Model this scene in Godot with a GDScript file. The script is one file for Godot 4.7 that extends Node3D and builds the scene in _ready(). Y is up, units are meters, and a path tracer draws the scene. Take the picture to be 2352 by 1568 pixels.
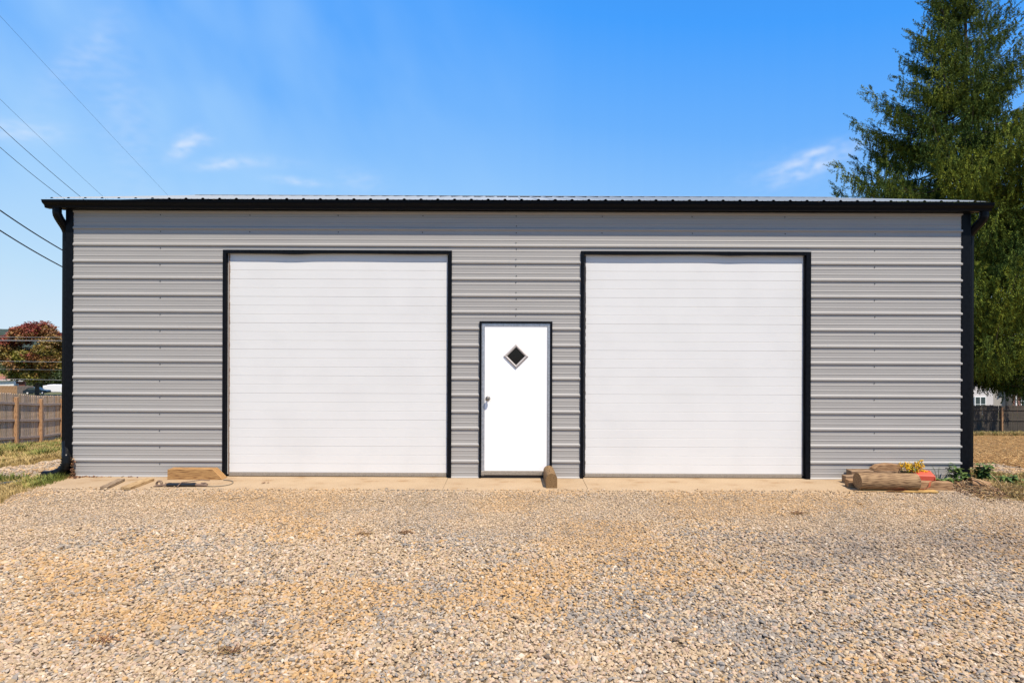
extends Node3D
# A two-bay steel garage on a gravel yard. Metres, y up; the front wall stands on z = 0 and faces +z, the camera looks along -z.

const EYE := Vector3(0.0, 1.88, 7.8)
const LENS := 1300.0            # focal length in pixels of a picture 2352 wide
const RIB := 0.2286             # pitch of the metal panels

var rng := RandomNumberGenerator.new()
var taken := {}
var mat := {}
var patches := FastNoiseLite.new()
var fine := FastNoiseLite.new()

# ------------------------------------------------------------------ mesh collecting
class Shape:
	var v := PackedVector3Array()
	var n := PackedVector3Array()
	var c := PackedColorArray()
	var tint := Color.WHITE

	func tri(a: Vector3, b: Vector3, d: Vector3) -> void:      # counterclockwise seen from outside
		var f := (b - a).cross(d - a).normalized()
		v.append(a); v.append(d); v.append(b)
		for i in 3:
			n.append(f); c.append(tint)

	func smooth(a: Vector3, b: Vector3, d: Vector3, na: Vector3, nb: Vector3, nd: Vector3) -> void:
		v.append(a); v.append(d); v.append(b)
		n.append(na); n.append(nd); n.append(nb)
		for i in 3:
			c.append(tint)

	func quad(a: Vector3, b: Vector3, d: Vector3, e: Vector3) -> void:
		tri(a, b, d); tri(a, d, e)

	func outward(a: Vector3, b: Vector3, d: Vector3, e: Vector3, mid: Vector3) -> void:
		if (b - a).cross(d - a).dot((a + b + d + e) / 4.0 - mid) < 0.0:
			quad(a, e, d, b)
		else:
			quad(a, b, d, e)

	func box(mid: Vector3, size: Vector3, bevel := 0.003, x := Transform3D()) -> void:
		var h := size / 2.0
		var b := minf(bevel, minf(h.x, minf(h.y, h.z)) * 0.8)
		var m := x * mid
		var px := {}
		for sx in [-1, 1]:
			for sy in [-1, 1]:
				for sz in [-1, 1]:
					var s := Vector3(sx, sy, sz)
					px[[sx, sy, sz, 0]] = x * (mid + Vector3(h.x, h.y - b, h.z - b) * s)
					px[[sx, sy, sz, 1]] = x * (mid + Vector3(h.x - b, h.y, h.z - b) * s)
					px[[sx, sy, sz, 2]] = x * (mid + Vector3(h.x - b, h.y - b, h.z) * s)
		for s in [-1, 1]:
			outward(px[[s, -1, -1, 0]], px[[s, 1, -1, 0]], px[[s, 1, 1, 0]], px[[s, -1, 1, 0]], m)
			outward(px[[-1, s, -1, 1]], px[[1, s, -1, 1]], px[[1, s, 1, 1]], px[[-1, s, 1, 1]], m)
			outward(px[[-1, -1, s, 2]], px[[1, -1, s, 2]], px[[1, 1, s, 2]], px[[-1, 1, s, 2]], m)
		if b > 0.0:
			for s in [-1, 1]:
				for t in [-1, 1]:
					outward(px[[s, t, -1, 0]], px[[s, t, 1, 0]], px[[s, t, 1, 1]], px[[s, t, -1, 1]], m)
					outward(px[[s, -1, t, 0]], px[[s, 1, t, 0]], px[[s, 1, t, 2]], px[[s, -1, t, 2]], m)
					outward(px[[-1, s, t, 1]], px[[1, s, t, 1]], px[[1, s, t, 2]], px[[-1, s, t, 2]], m)
					for w in [-1, 1]:
						var p: Vector3 = px[[s, t, w, 0]]
						var q: Vector3 = px[[s, t, w, 1]]
						var r: Vector3 = px[[s, t, w, 2]]
						if (q - p).cross(r - p).dot((p + q + r) / 3.0 - m) < 0.0:
							tri(p, r, q)
						else:
							tri(p, q, r)

	func extrude(poly: PackedVector2Array, z0: float, z1: float, x := Transform3D(), caps := true) -> void:   # counterclockwise outline in xy, drawn out along z
		var k := poly.size()
		for i in k:
			var p := poly[i]
			var q := poly[(i + 1) % k]
			quad(x * Vector3(p.x, p.y, z0), x * Vector3(q.x, q.y, z0), x * Vector3(q.x, q.y, z1), x * Vector3(p.x, p.y, z1))
		if caps:
			var t := Geometry2D.triangulate_polygon(poly)
			for i in range(0, t.size(), 3):
				var a := poly[t[i]]
				var b := poly[t[i + 1]]
				var d := poly[t[i + 2]]
				if (b - a).cross(d - a) < 0.0:
					var w := b
					b = d
					d = w
				tri(x * Vector3(a.x, a.y, z1), x * Vector3(b.x, b.y, z1), x * Vector3(d.x, d.y, z1))
				tri(x * Vector3(a.x, a.y, z0), x * Vector3(d.x, d.y, z0), x * Vector3(b.x, b.y, z0))

	func tube(pts: PackedVector3Array, radii: PackedFloat32Array, sides := 8, caps := true, square := 0.0, squash := Vector2.ONE, up0 := Vector3.ZERO) -> void:
		var k := pts.size()
		var rings := []
		var norms := []
		var side := Vector3.ZERO
		for i in k:
			var dir := (pts[mini(i + 1, k - 1)] - pts[maxi(i - 1, 0)]).normalized()
			if i == 0:
				var ref := up0 if up0 != Vector3.ZERO else (Vector3.UP if absf(dir.y) < 0.9 else Vector3.BACK)
				side = ref.cross(dir).normalized()
			else:
				side = (side - dir * side.dot(dir)).normalized()
			var over := dir.cross(side)
			var ring := PackedVector3Array()
			var norm := PackedVector3Array()
			for j in sides:
				var a := TAU * j / sides
				var e := Vector2(cos(a), sin(a))
				var d2 := e
				if square > 0.0:
					e *= lerpf(1.0, 1.0 / maxf(absf(e.x), absf(e.y)), square)
				var o := side * e.x * squash.x + over * e.y * squash.y
				ring.append(pts[i] + o * radii[mini(i, radii.size() - 1)])
				norm.append((side * d2.x + over * d2.y).normalized())
			rings.append(ring)
			norms.append(norm)
		for i in k - 1:
			for j in sides:
				var l := (j + 1) % sides
				var a: Vector3 = rings[i][j]
				var b: Vector3 = rings[i][l]
				var d: Vector3 = rings[i + 1][l]
				var e: Vector3 = rings[i + 1][j]
				smooth(a, b, d, norms[i][j], norms[i][l], norms[i + 1][l])
				smooth(a, d, e, norms[i][j], norms[i + 1][l], norms[i + 1][j])
		if caps:
			for j in range(1, sides - 1):
				tri(rings[0][0], rings[0][j + 1], rings[0][j])
				tri(rings[k - 1][0], rings[k - 1][j], rings[k - 1][j + 1])

	func mesh() -> ArrayMesh:
		var a := []
		a.resize(Mesh.ARRAY_MAX)
		a[Mesh.ARRAY_VERTEX] = v
		a[Mesh.ARRAY_NORMAL] = n
		a[Mesh.ARRAY_COLOR] = c
		var m := ArrayMesh.new()
		m.add_surface_from_arrays(Mesh.PRIMITIVE_TRIANGLES, a)
		return m

class Many:
	var b := PackedFloat32Array()
	var n := 0

	func add(o: Vector3, x: Basis, k: Color) -> void:
		b.append_array(PackedFloat32Array([x.x.x, x.y.x, x.z.x, o.x, x.x.y, x.y.y, x.z.y, o.y, x.x.z, x.y.z, x.z.z, o.z, k.r, k.g, k.b, 1.0]))
		n += 1

# ------------------------------------------------------------------ naming and tagging
func numbered(called: String, parent: Node) -> String:
	var key := "%d/%s" % [parent.get_instance_id(), called]
	var k: int = taken.get(key, 0)
	taken[key] = k + 1
	return called if k == 0 else "%s_%03d" % [called, k]

func put(called: String, m: Mesh, material: Material, parent: Node = self) -> MeshInstance3D:
	var o := MeshInstance3D.new()
	o.name = numbered(called, parent)
	o.mesh = m
	o.material_override = material
	parent.add_child(o, true)
	return o

func many(called: String, m: Mesh, material: Material, list: Many, parent: Node = self) -> MultiMeshInstance3D:
	var mm := MultiMesh.new()
	mm.transform_format = MultiMesh.TRANSFORM_3D
	mm.use_colors = true
	mm.mesh = m
	mm.instance_count = list.n
	mm.buffer = list.b
	var o := MultiMeshInstance3D.new()
	o.name = numbered(called, parent)
	o.multimesh = mm
	o.material_override = material
	parent.add_child(o, true)
	o.set_meta("kind", "stuff")
	return o

func thing(called: String, label: String, category: String, at := Vector3.ZERO, turn := 0.0, group := "") -> Node3D:
	var o := Node3D.new()
	o.name = numbered(called, self)
	add_child(o, true)
	o.position = at
	o.rotation.y = turn
	return tag(o, label, category, group)

func tag(o: Node3D, label: String, category: String, group := "", kind := "") -> Node3D:
	o.set_meta("label", label)
	o.set_meta("category", category)
	if group: o.set_meta("group", group)
	if kind: o.set_meta("kind", kind)
	return o

# ------------------------------------------------------------------ materials
func lin(r: float, g: float, b: float) -> Color:
	return Color(r, g, b).linear_to_srgb()

func noise(freq: float, seed_: int, octaves := 4, type := FastNoiseLite.TYPE_SIMPLEX_SMOOTH) -> FastNoiseLite:
	var f := FastNoiseLite.new()
	f.seed = seed_
	f.frequency = freq
	f.noise_type = type
	f.fractal_octaves = octaves
	return f

func ramp(stops: Array) -> Gradient:
	var g := Gradient.new()
	var at := PackedFloat32Array()
	var cs := PackedColorArray()
	for s in stops:
		at.append(s[0])
		cs.append(s[1])
	g.offsets = at
	g.colors = cs
	return g

func cloth(n: FastNoiseLite, stops: Array, size := 512) -> NoiseTexture2D:
	var t := NoiseTexture2D.new()
	t.width = size
	t.height = size
	t.seamless = true
	t.noise = n
	t.color_ramp = ramp(stops)
	return t

func grey(v: float) -> Color:
	return Color(v, v, v)

func make(key: String, color: Color, rough: float, spec := 0.5) -> StandardMaterial3D:
	var m := StandardMaterial3D.new()
	m.resource_name = key
	m.albedo_color = color
	m.roughness = rough
	m.metallic_specular = spec
	m.cull_mode = BaseMaterial3D.CULL_DISABLED
	mat[key] = m
	return m

func textured(m: StandardMaterial3D, t: Texture2D, scale: Vector3, world := true) -> StandardMaterial3D:
	m.albedo_texture = t
	m.uv1_triplanar = true
	m.uv1_world_triplanar = world
	m.uv1_scale = scale
	m.uv1_triplanar_sharpness = 4.0
	return m

func relief(m: StandardMaterial3D, t: Texture2D, cm: float) -> void:
	m.heightmap_enabled = true
	m.heightmap_texture = t
	m.heightmap_scale = cm

func materials() -> void:
	var speck := cloth(noise(0.02, 11, 5), [[0.0, grey(0.80)], [0.5, grey(0.93)], [1.0, grey(1.0)]])
	var blotch := cloth(noise(0.008, 12, 4), [[0.0, Color(0.955, 0.95, 0.935)], [0.3, Color(0.985, 0.985, 0.98)], [1.0, Color(1, 1, 1)]])
	var grain := cloth(noise(0.012, 13, 5), [[0.0, Color(0.55, 0.48, 0.42)], [0.4, Color(0.83, 0.79, 0.75)], [0.55, Color(0.95, 0.93, 0.90)], [1.0, Color(1, 1, 1)]])
	var hard := cloth(noise(0.03, 14, 5), [[0.0, grey(0.0)], [1.0, grey(1.0)]])
	var streak := cloth(noise(0.01, 15, 3), [[0.0, grey(0.972)], [0.5, grey(0.990)], [1.0, grey(1.0)]])
	var stained := cloth(noise(0.006, 16, 5), [[0.0, Color(0.86, 0.80, 0.72)], [0.3, Color(0.955, 0.94, 0.92)], [0.6, Color(0.985, 0.98, 0.97)], [1.0, Color(1, 1, 1)]])
	textured(make("siding", lin(0.354, 0.340, 0.318), 0.48, 0.4), streak, Vector3(0.15, 1.3, 0.7))
	textured(make("roof", lin(0.33, 0.35, 0.345), 0.5, 0.35), streak, Vector3(0.5, 0.5, 0.1))
	mat["roof"].metallic = 0.0
	textured(make("black", lin(0.006, 0.0072, 0.0098), 0.36, 0.20), speck, Vector3(1.5, 1.5, 1.5))
	textured(make("door_white", lin(0.690, 0.686, 0.664), 0.5), streak, Vector3(0.22, 0.22, 0.22))
	make("entry_white", lin(0.87, 0.865, 0.85), 0.4)
	textured(make("aluminium", lin(0.50, 0.53, 0.57), 0.38), speck, Vector3(2, 2, 2))
	mat["aluminium"].metallic = 0.55
	make("steel", lin(0.42, 0.40, 0.37), 0.25).metallic = 0.9
	make("window_frame", lin(0.45, 0.41, 0.38), 0.5)
	make("dark_glass", lin(0.006, 0.007, 0.008), 0.06)
	make("rubber", lin(0.03, 0.028, 0.027), 0.75)
	textured(make("seal", lin(0.30, 0.24, 0.20), 0.9), grain, Vector3(20, 3, 20))
	textured(make("sill_metal", lin(0.30, 0.26, 0.21), 0.6), speck, Vector3(3, 3, 3))
	var con := textured(make("concrete", lin(0.475, 0.345, 0.21), 0.9), stained, Vector3(0.55, 0.55, 0.9))
	con.detail_enabled = true
	con.detail_blend_mode = BaseMaterial3D.BLEND_MODE_MUL
	con.detail_albedo = speck
	con.detail_uv_layer = BaseMaterial3D.DETAIL_UV_2
	con.uv2_triplanar = true
	con.uv2_world_triplanar = true
	con.uv2_scale = Vector3(7, 7, 7)
	relief(con, hard, 0.12)
	textured(make("joint", lin(0.20, 0.14, 0.09), 0.95), speck, Vector3(3, 3, 3))
	var g := textured(make("ground", Color.WHITE, 0.97), cloth(noise(0.05, 21, 5), [[0.0, grey(0.62)], [0.45, grey(0.90)], [1.0, grey(1.0)]]), Vector3(2.2, 2.2, 2.2))
	g.vertex_color_use_as_albedo = true
	relief(g, hard, 1.0)
	make("stone", Color.WHITE, 0.9).vertex_color_use_as_albedo = true
	var blade := make("blade", Color.WHITE, 0.75)
	blade.vertex_color_use_as_albedo = true
	blade.backlight_enabled = true
	blade.backlight = Color(0.35, 0.35, 0.35)
	var leaf := make("leaf", Color.WHITE, 0.6)
	leaf.vertex_color_use_as_albedo = true
	leaf.backlight_enabled = true
	leaf.backlight = Color(0.4, 0.4, 0.4)
	var needle := make("needle", Color.WHITE, 0.7, 0.2)
	needle.vertex_color_use_as_albedo = true
	needle.backlight_enabled = true
	needle.backlight = Color(0.08, 0.08, 0.08)
	make("painted", Color.WHITE, 0.6).vertex_color_use_as_albedo = true
	# woods: the grain runs along the axis whose texture scale is small
	for w in [["timber", lin(0.42, 0.245, 0.095)], ["grey_board", lin(0.30, 0.225, 0.15)], ["pale_board", lin(0.47, 0.33, 0.17)], ["yellow_board", lin(0.56, 0.36, 0.12)], ["log_wood", lin(0.30, 0.20, 0.105)], ["old_timber", lin(0.25, 0.17, 0.10)], ["brown_timber", lin(0.36, 0.22, 0.115)]]:
		textured(make(w[0], w[1], 0.85), grain, Vector3(0.9, 9, 9), false)
	var cracked := cloth(noise(0.012, 19, 5), [[0.0, Color(0.36, 0.29, 0.24)], [0.30, Color(0.70, 0.64, 0.59)], [0.5, Color(0.90, 0.87, 0.84)], [1.0, Color(1, 1, 1)]])
	for w in ["log_wood", "old_timber", "brown_timber"]:
		mat[w].albedo_texture = cracked
	mat["log_wood"].albedo_color = lin(0.34, 0.225, 0.115)
	mat["old_timber"].albedo_color = lin(0.36, 0.25, 0.15)
	mat["brown_timber"].albedo_color = lin(0.41, 0.255, 0.13)
	textured(make("block_wood", lin(0.235, 0.145, 0.06), 0.85), grain, Vector3(9, 9, 1.0), false)
	for k in 5:
		var t: float = [0.0, 0.25, 0.5, 0.75, 1.0][k]
		textured(make("picket_%d" % k, lin(0.44 + 0.14 * (k % 2), 0.365 + 0.10 * (k % 2) - 0.03 * t, 0.285 + 0.07 * (k % 2) - 0.08 * t), 0.92), grain, Vector3(8, 0.7, 8))
	textured(make("picket_tan", lin(0.55, 0.36, 0.20), 0.92), grain, Vector3(8, 0.7, 8))
	textured(make("fence_rail", lin(0.40, 0.33, 0.28), 0.92), grain, Vector3(2, 9, 2))
	textured(make("fence_post", lin(0.46, 0.28, 0.15), 0.9), grain, Vector3(7, 0.8, 7))
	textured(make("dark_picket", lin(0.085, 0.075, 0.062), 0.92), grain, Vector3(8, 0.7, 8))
	textured(make("bark", lin(0.10, 0.08, 0.065), 0.95), grain, Vector3(4, 0.8, 4))
	textured(make("rust", lin(0.20, 0.13, 0.09), 0.75), speck, Vector3(14, 14, 14))
	make("rope", lin(0.20, 0.16, 0.11), 0.85)
	textured(make("cylinder_black", lin(0.018, 0.019, 0.022), 0.35), speck, Vector3(9, 9, 9))
	textured(make("red_plastic", lin(0.55, 0.085, 0.045), 0.5), blotch, Vector3(6, 6, 6))
	make("strap", lin(0.55, 0.14, 0.06), 0.8)
	textured(make("pipe", lin(0.007, 0.0078, 0.0085), 0.28, 0.3), speck, Vector3(9, 9, 9))
	make("hose", lin(0.035, 0.05, 0.05), 0.5)
	make("wire", lin(0.012, 0.012, 0.014), 0.6)
	make("pale_wire", lin(0.40, 0.40, 0.40), 0.5)
	make("house_white", lin(0.68, 0.67, 0.63), 0.7)
	textured(make("house_pink", lin(0.60, 0.555, 0.54), 0.75), streak, Vector3(0.3, 4, 0.3))
	textured(make("house_beige", lin(0.36, 0.33, 0.30), 0.75), streak, Vector3(0.3, 4, 0.3))
	textured(make("brick", lin(0.30, 0.15, 0.12), 0.9), speck, Vector3(1.5, 4, 1.5))
	textured(make("dark_brick", lin(0.20, 0.07, 0.045), 0.9), speck, Vector3(1.5, 4, 1.5))
	textured(make("shingle", lin(0.30, 0.12, 0.075), 0.9), speck, Vector3(1, 1, 1))
	textured(make("grey_shingle", lin(0.14, 0.13, 0.13), 0.9), speck, Vector3(1, 1, 1))
	make("trim_white", lin(0.78, 0.78, 0.76), 0.5)
	make("house_glass", lin(0.05, 0.07, 0.075), 0.08)
	make("car_paint", lin(0.012, 0.022, 0.035), 0.2)
	make("truck_paint", lin(0.80, 0.80, 0.80), 0.4)
	make("tyre", lin(0.015, 0.015, 0.015), 0.8)
	textured(make("far_fence", lin(0.42, 0.26, 0.14), 0.9), grain, Vector3(1.5, 0.15, 1.5))
	textured(make("far_fence_grey", lin(0.18, 0.16, 0.15), 0.9), grain, Vector3(1.5, 0.15, 1.5))
	textured(make("hill", lin(0.05, 0.075, 0.045), 1.0), cloth(noise(0.03, 31, 5), [[0.0, grey(0.5)], [1.0, grey(1.0)]]), Vector3(0.01, 0.01, 0.01))
	make("foundation", lin(0.35, 0.33, 0.30), 0.9)

# ------------------------------------------------------------------ the sky: air and a few thin clouds
func sky_image() -> Image:
	var w := 2048
	var h := 1024
	var wisp := noise(3.0, 41, 4)
	var streaks := noise(1.0, 42, 4)
	# azimuth and elevation in degrees of each small cloud: at, half widths, slope, strength
	var puffs := [
		[-30.2, 16.55, 0.95, 0.75, 0.75, 0.95], [-29.0, 17.2, 1.1, 0.5, 0.15, 0.5], [-26.9, 15.55, 2.1, 0.42, 0.22, 0.75], [-20.9, 14.75, 2.1, 0.30, -0.02, 0.6],
		[-23.5, 16.1, 3.6, 0.5, 0.05, 0.16], [-41.0, 15.5, 2.2, 0.7, 0.15, 0.6], [-37.5, 21.5, 2.2, 1.6, 1.1, 0.28],
		[-34.5, 18.0, 2.0, 4.5, -0.9, 0.22], [-15.0, 15.2, 2.0, 0.9, 0.0, 0.25],
		[26.9, 16.0, 2.3, 0.42, 0.34, 0.85], [27.9, 15.15, 2.3, 0.42, 0.30, 0.8], [30.0, 16.55, 2.2, 0.5, 0.10, 0.35], [27.0, 15.2, 4.2, 1.5, 0.1, 0.2],
		[70.0, 20.0, 9.0, 2.0, 0.1, 0.5], [110.0, 26.0, 12.0, 2.5, -0.1, 0.5], [160.0, 18.0, 10.0, 2.0, 0.1, 0.5], [-80.0, 24.0, 9.0, 2.0, 0.1, 0.5], [-130.0, 17.0, 12.0, 2.0, 0.0, 0.5]]
	var data := PackedFloat32Array()
	data.resize(w * h * 3)
	var air := [[-90.0, Color(0.30, 0.26, 0.20)], [-4.0, Color(0.42, 0.42, 0.38)], [0.0, Color(0.72, 0.84, 0.93)], [6.0, Color(0.52, 0.745, 0.95)], [14.0, Color(0.285, 0.575, 0.985)], [22.0, Color(0.150, 0.445, 0.985)], [31.0, Color(0.062, 0.350, 0.985)], [38.0, Color(0.05, 0.29, 0.88)], [55.0, Color(0.035, 0.21, 0.72)], [90.0, Color(0.022, 0.14, 0.55)]]
	var white := Color(0.86, 0.91, 1.0)
	for y in h:
		var el := 90.0 - 180.0 * (y + 0.5) / h
		var row := []
		for t in 21:                                                # the blue is deeper towards the right
			var e2 := el + 5.5 * t / 20.0 * smoothstep(4.0, 14.0, el) * (1.0 - smoothstep(40.0, 75.0, el))
			var base := Color.BLACK
			for i in air.size() - 1:
				if e2 >= air[i][0]:
					base = air[i][1].lerp(air[i + 1][1], clampf((e2 - air[i][0]) / (air[i + 1][0] - air[i][0]), 0.0, 1.0))
			row.append(base)
		for x in w:
			var az := wrapf(360.0 * (x + 0.5) / w, -180.0, 180.0)       # straight ahead lies at the seam of the picture
			var k: Color = row[int(round(20.0 * clampf(sin(deg_to_rad(az)) / 0.6, 0.0, 1.0)))]
			if el > -3.0 and el < 60.0:
				var side := -sin(deg_to_rad(az))                       # thin cirrus veil thickens to the left
				var veil := 0.0
				if side > -0.1:
					veil = clampf(side * 0.50 + 0.05, 0.0, 0.42) * (1.0 - smoothstep(20.0, 58.0, el))
					veil *= 0.75 + 0.9 * streaks.get_noise_3d(az * 0.10 + el * 0.06, el * 0.06 - az * 0.03, 3.0)
				k = k.lerp(Color(0.50, 0.75, 0.99), clampf(veil, 0.0, 1.0))
				for p in puffs:
					var dx: float = az - p[0]
					if absf(dx) > p[2] * 2.4 or absf(el - p[1]) > p[3] * 2.6 + absf(p[4]) * p[2] * 2.4:
						continue
					var dy: float = el - p[1] - p[4] * dx
					var r: float = (dx / p[2]) * (dx / p[2]) + (dy / p[3]) * (dy / p[3])
					if r < 5.0:
						var s: float = exp(-r * 0.9) * p[5] * (0.70 + 0.9 * wisp.get_noise_2d(az * 0.22 - el * 0.2, el * 0.55))
						k = k.lerp(white, clampf(s, 0.0, 0.9) * 0.62)
			var o := (y * w + x) * 3
			data[o] = k.r
			data[o + 1] = k.g
			data[o + 2] = k.b
	return Image.create_from_data(w, h, false, Image.FORMAT_RGBF, data.to_byte_array())

# ------------------------------------------------------------------ the lie of the land
const FALL := [[8.3, 0.0], [10.0, -0.22], [20.0, -1.87], [24.0, -2.30], [36.0, -3.88], [60.0, -7.0], [110.0, -8.8], [150.0, -12.4], [200.0, -14.0], [400.0, -16.0], [900.0, -20.0], [6000.0, -22.0]]

func fall(d: float) -> float:
	if d <= 8.3:
		return 0.0
	for i in FALL.size() - 1:
		if d < FALL[i + 1][0]:
			return lerpf(FALL[i][1], FALL[i + 1][1], (d - FALL[i][0]) / (FALL[i + 1][0] - FALL[i][0]))
	return -22.0

func land(x: float, d: float) -> float:                    # height of the ground at x, d metres in front of the camera
	var y := fall(d)
	if d < 40.0:
		var off := smoothstep(6.5, 8.2, absf(x))
		y = lerpf(0.0, y, maxf(off, smoothstep(15.6, 19.0, d)))
	y -= 0.035
	if d > 7.7 and absf(x) > 6.4 and d < 60.0:
		y += 0.05 * patches.get_noise_2d(x * 2.0, d * 2.0)
	# the yard: a little swell, low wheel tracks
	if d < 8.0 and absf(x) < 12.0:
		y += 0.018 * patches.get_noise_2d(x * 1.2 + 50.0, d * 1.2) - 0.008
		if x > -6.1 and x < 5.70 and d > 7.05:
			y = minf(y, -0.05) if d > 7.125 else y
	if x > -6.1 and x < 5.70 and d < 7.125:
		y = lerpf(y, -0.012, smoothstep(6.5, 7.05, d))
	# a mound of old straw by the right corner
	var mx := (x - 6.16) / 0.62
	var md := (d - 7.32) / 0.40
	y += 0.105 * exp(-(mx * mx + md * md) * 1.6)
	return y

func world(x: float, d: float, lift := 0.0) -> Vector3:
	return Vector3(x, land(x, d) + lift, EYE.z - d)

# what covers the ground there: 0 gravel yard, 1 green or dry grass, 2 side gravel, 3 straw, 4 lawn beyond the fences
func cover(x: float, d: float) -> int:
	var wob := 0.18 * patches.get_noise_2d(x * 3.0, d * 3.0) + 0.07 * fine.get_noise_2d(x * 9.0, d * 9.0)
	if d > 60.0:
		return 4
	if x < 0.0:
		if d < 7.75 + wob:
			return 1 if x < -6.05 + wob * 0.5 - maxf(0.0, 6.6 - d) * 0.25 else 0
		if x > -7.65 + wob:
			return 2
		if d > 26.5:
			return 4
		return 3 if patches.get_noise_2d(x * 1.1 + 9.0, d * 0.5) + (d - 14.0) * 0.02 > 0.12 else 1
	if x > 5.76 + wob * 0.2 and d > 6.95 + wob * 0.5 - (x - 5.8) * 0.12 and d < 8.25 + wob:
		return 1
	if d < 8.2:
		return 0
	if x < 8.45 + wob:
		return 2
	if d > 33.2 + wob * 2.0:
		return 4 if d > 36.3 else 1
	return 3

func soil(x: float, d: float) -> Color:
	var n := patches.get_noise_2d(x * 1.6, d * 1.6)
	var f := fine.get_noise_2d(x * 14.0, d * 14.0)
	match cover(x, d):
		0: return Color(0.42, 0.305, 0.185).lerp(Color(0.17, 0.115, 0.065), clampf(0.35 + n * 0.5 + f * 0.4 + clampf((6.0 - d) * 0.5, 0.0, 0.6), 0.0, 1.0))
		1: return Color(0.36, 0.235, 0.09).lerp(Color(0.20, 0.17, 0.05), clampf(0.5 + n * 0.9 + f * 0.5, 0.0, 1.0))
		2: return Color(0.46, 0.37, 0.27).lerp(Color(0.30, 0.23, 0.17), clampf(0.3 + n + f, 0.0, 1.0))
		3: return Color(0.52, 0.31, 0.11).lerp(Color(0.36, 0.20, 0.075), clampf(0.4 + n * 0.6 + f * 0.8, 0.0, 1.0))
	return Color(0.11, 0.125, 0.035).lerp(Color(0.16, 0.14, 0.05), clampf(0.5 + n, 0.0, 1.0))

func ground() -> void:
	var xs := PackedFloat32Array()
	var ds := PackedFloat32Array()
	for v in [-4000.0, -1500.0, -700.0, -350.0, -200.0, -140.0, -110.0, -85.0, -65.0, -50.0, -40.0, -32.0, -27.0]:
		xs.append(v)
	var x := -23.0
	while x < 36.0:
		xs.append(x)
		x += 0.09 if absf(x) > 5.6 and absf(x) < 10.5 else (0.2 if absf(x) < 14.0 else 0.5)
	for v in [40.0, 50.0, 65.0, 85.0, 120.0, 200.0, 400.0, 900.0, 4000.0]:
		xs.append(v)
	for v in [-60.0, -20.0, -8.0, -3.0, -1.0]:
		ds.append(v)
	var d := 0.0
	while d < 40.0:
		ds.append(d)
		d += 0.09 if d > 5.8 and d < 12.0 else (0.18 if d < 16.0 else 0.4)
	for v in [42.0, 46.0, 52.0, 60.0, 75.0, 95.0, 120.0, 160.0, 220.0, 320.0, 450.0, 700.0, 1200.0, 2500.0, 5500.0]:
		ds.append(v)
	var nx := xs.size()
	var nd := ds.size()
	var pos := PackedVector3Array()
	var col := PackedColorArray()
	for j in nd:
		for i in nx:
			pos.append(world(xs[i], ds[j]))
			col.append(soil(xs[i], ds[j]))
	var nor := PackedVector3Array()
	nor.resize(pos.size())
	for j in nd:
		for i in nx:
			var a := pos[j * nx + maxi(i - 1, 0)]
			var b := pos[j * nx + mini(i + 1, nx - 1)]
			var e := pos[maxi(j - 1, 0) * nx + i]
			var f := pos[mini(j + 1, nd - 1) * nx + i]
			nor[j * nx + i] = (b - a).cross(f - e).normalized()
	var idx := PackedInt32Array()
	for j in nd - 1:
		for i in nx - 1:
			var p := j * nx + i
			idx.append_array(PackedInt32Array([p, p + nx, p + nx + 1, p, p + nx + 1, p + 1]))
	var a2 := []
	a2.resize(Mesh.ARRAY_MAX)
	a2[Mesh.ARRAY_VERTEX] = pos
	a2[Mesh.ARRAY_NORMAL] = nor
	a2[Mesh.ARRAY_COLOR] = col
	a2[Mesh.ARRAY_INDEX] = idx
	var m := ArrayMesh.new()
	m.add_surface_from_arrays(Mesh.PRIMITIVE_TRIANGLES, a2)
	tag(put("ground", m, mat["ground"]), "open ground of gravel, dry grass and straw falling away behind the garage", "ground", "", "structure")

func hill() -> void:
	var s := Shape.new()
	var ridge := noise(0.004, 51, 4)
	var trees := noise(0.09, 52, 3)
	var rows := 14
	var cols := 420
	var grid := []
	for j in rows:
		var line := PackedVector3Array()
		for i in cols:
			var t := float(j) / (rows - 1)
			var px := lerpf(-1600.0, 1600.0, float(i) / (cols - 1))
			var top := 11.0 + 7.0 * ridge.get_noise_1d(px) + 4.0 * smoothstep(-250.0, -800.0, px)
			var p := Vector3(px, lerpf(-22.0, top, sin(t * PI * 0.5)), EYE.z - (560.0 + 190.0 * t))
			p += Vector3(0, 2.6 * trees.get_noise_2d(px * 0.9, t * 190.0), 0) * (1.0 if j > 0 else 0.0)
			line.append(p)
		grid.append(line)
	for j in rows - 1:
		for i in cols - 1:
			s.quad(grid[j][i], grid[j][i + 1], grid[j + 1][i + 1], grid[j + 1][i])
	tag(put("hill", s.mesh(), mat["hill"]), "low wooded ridge on the horizon", "hill", "", "structure")

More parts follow.
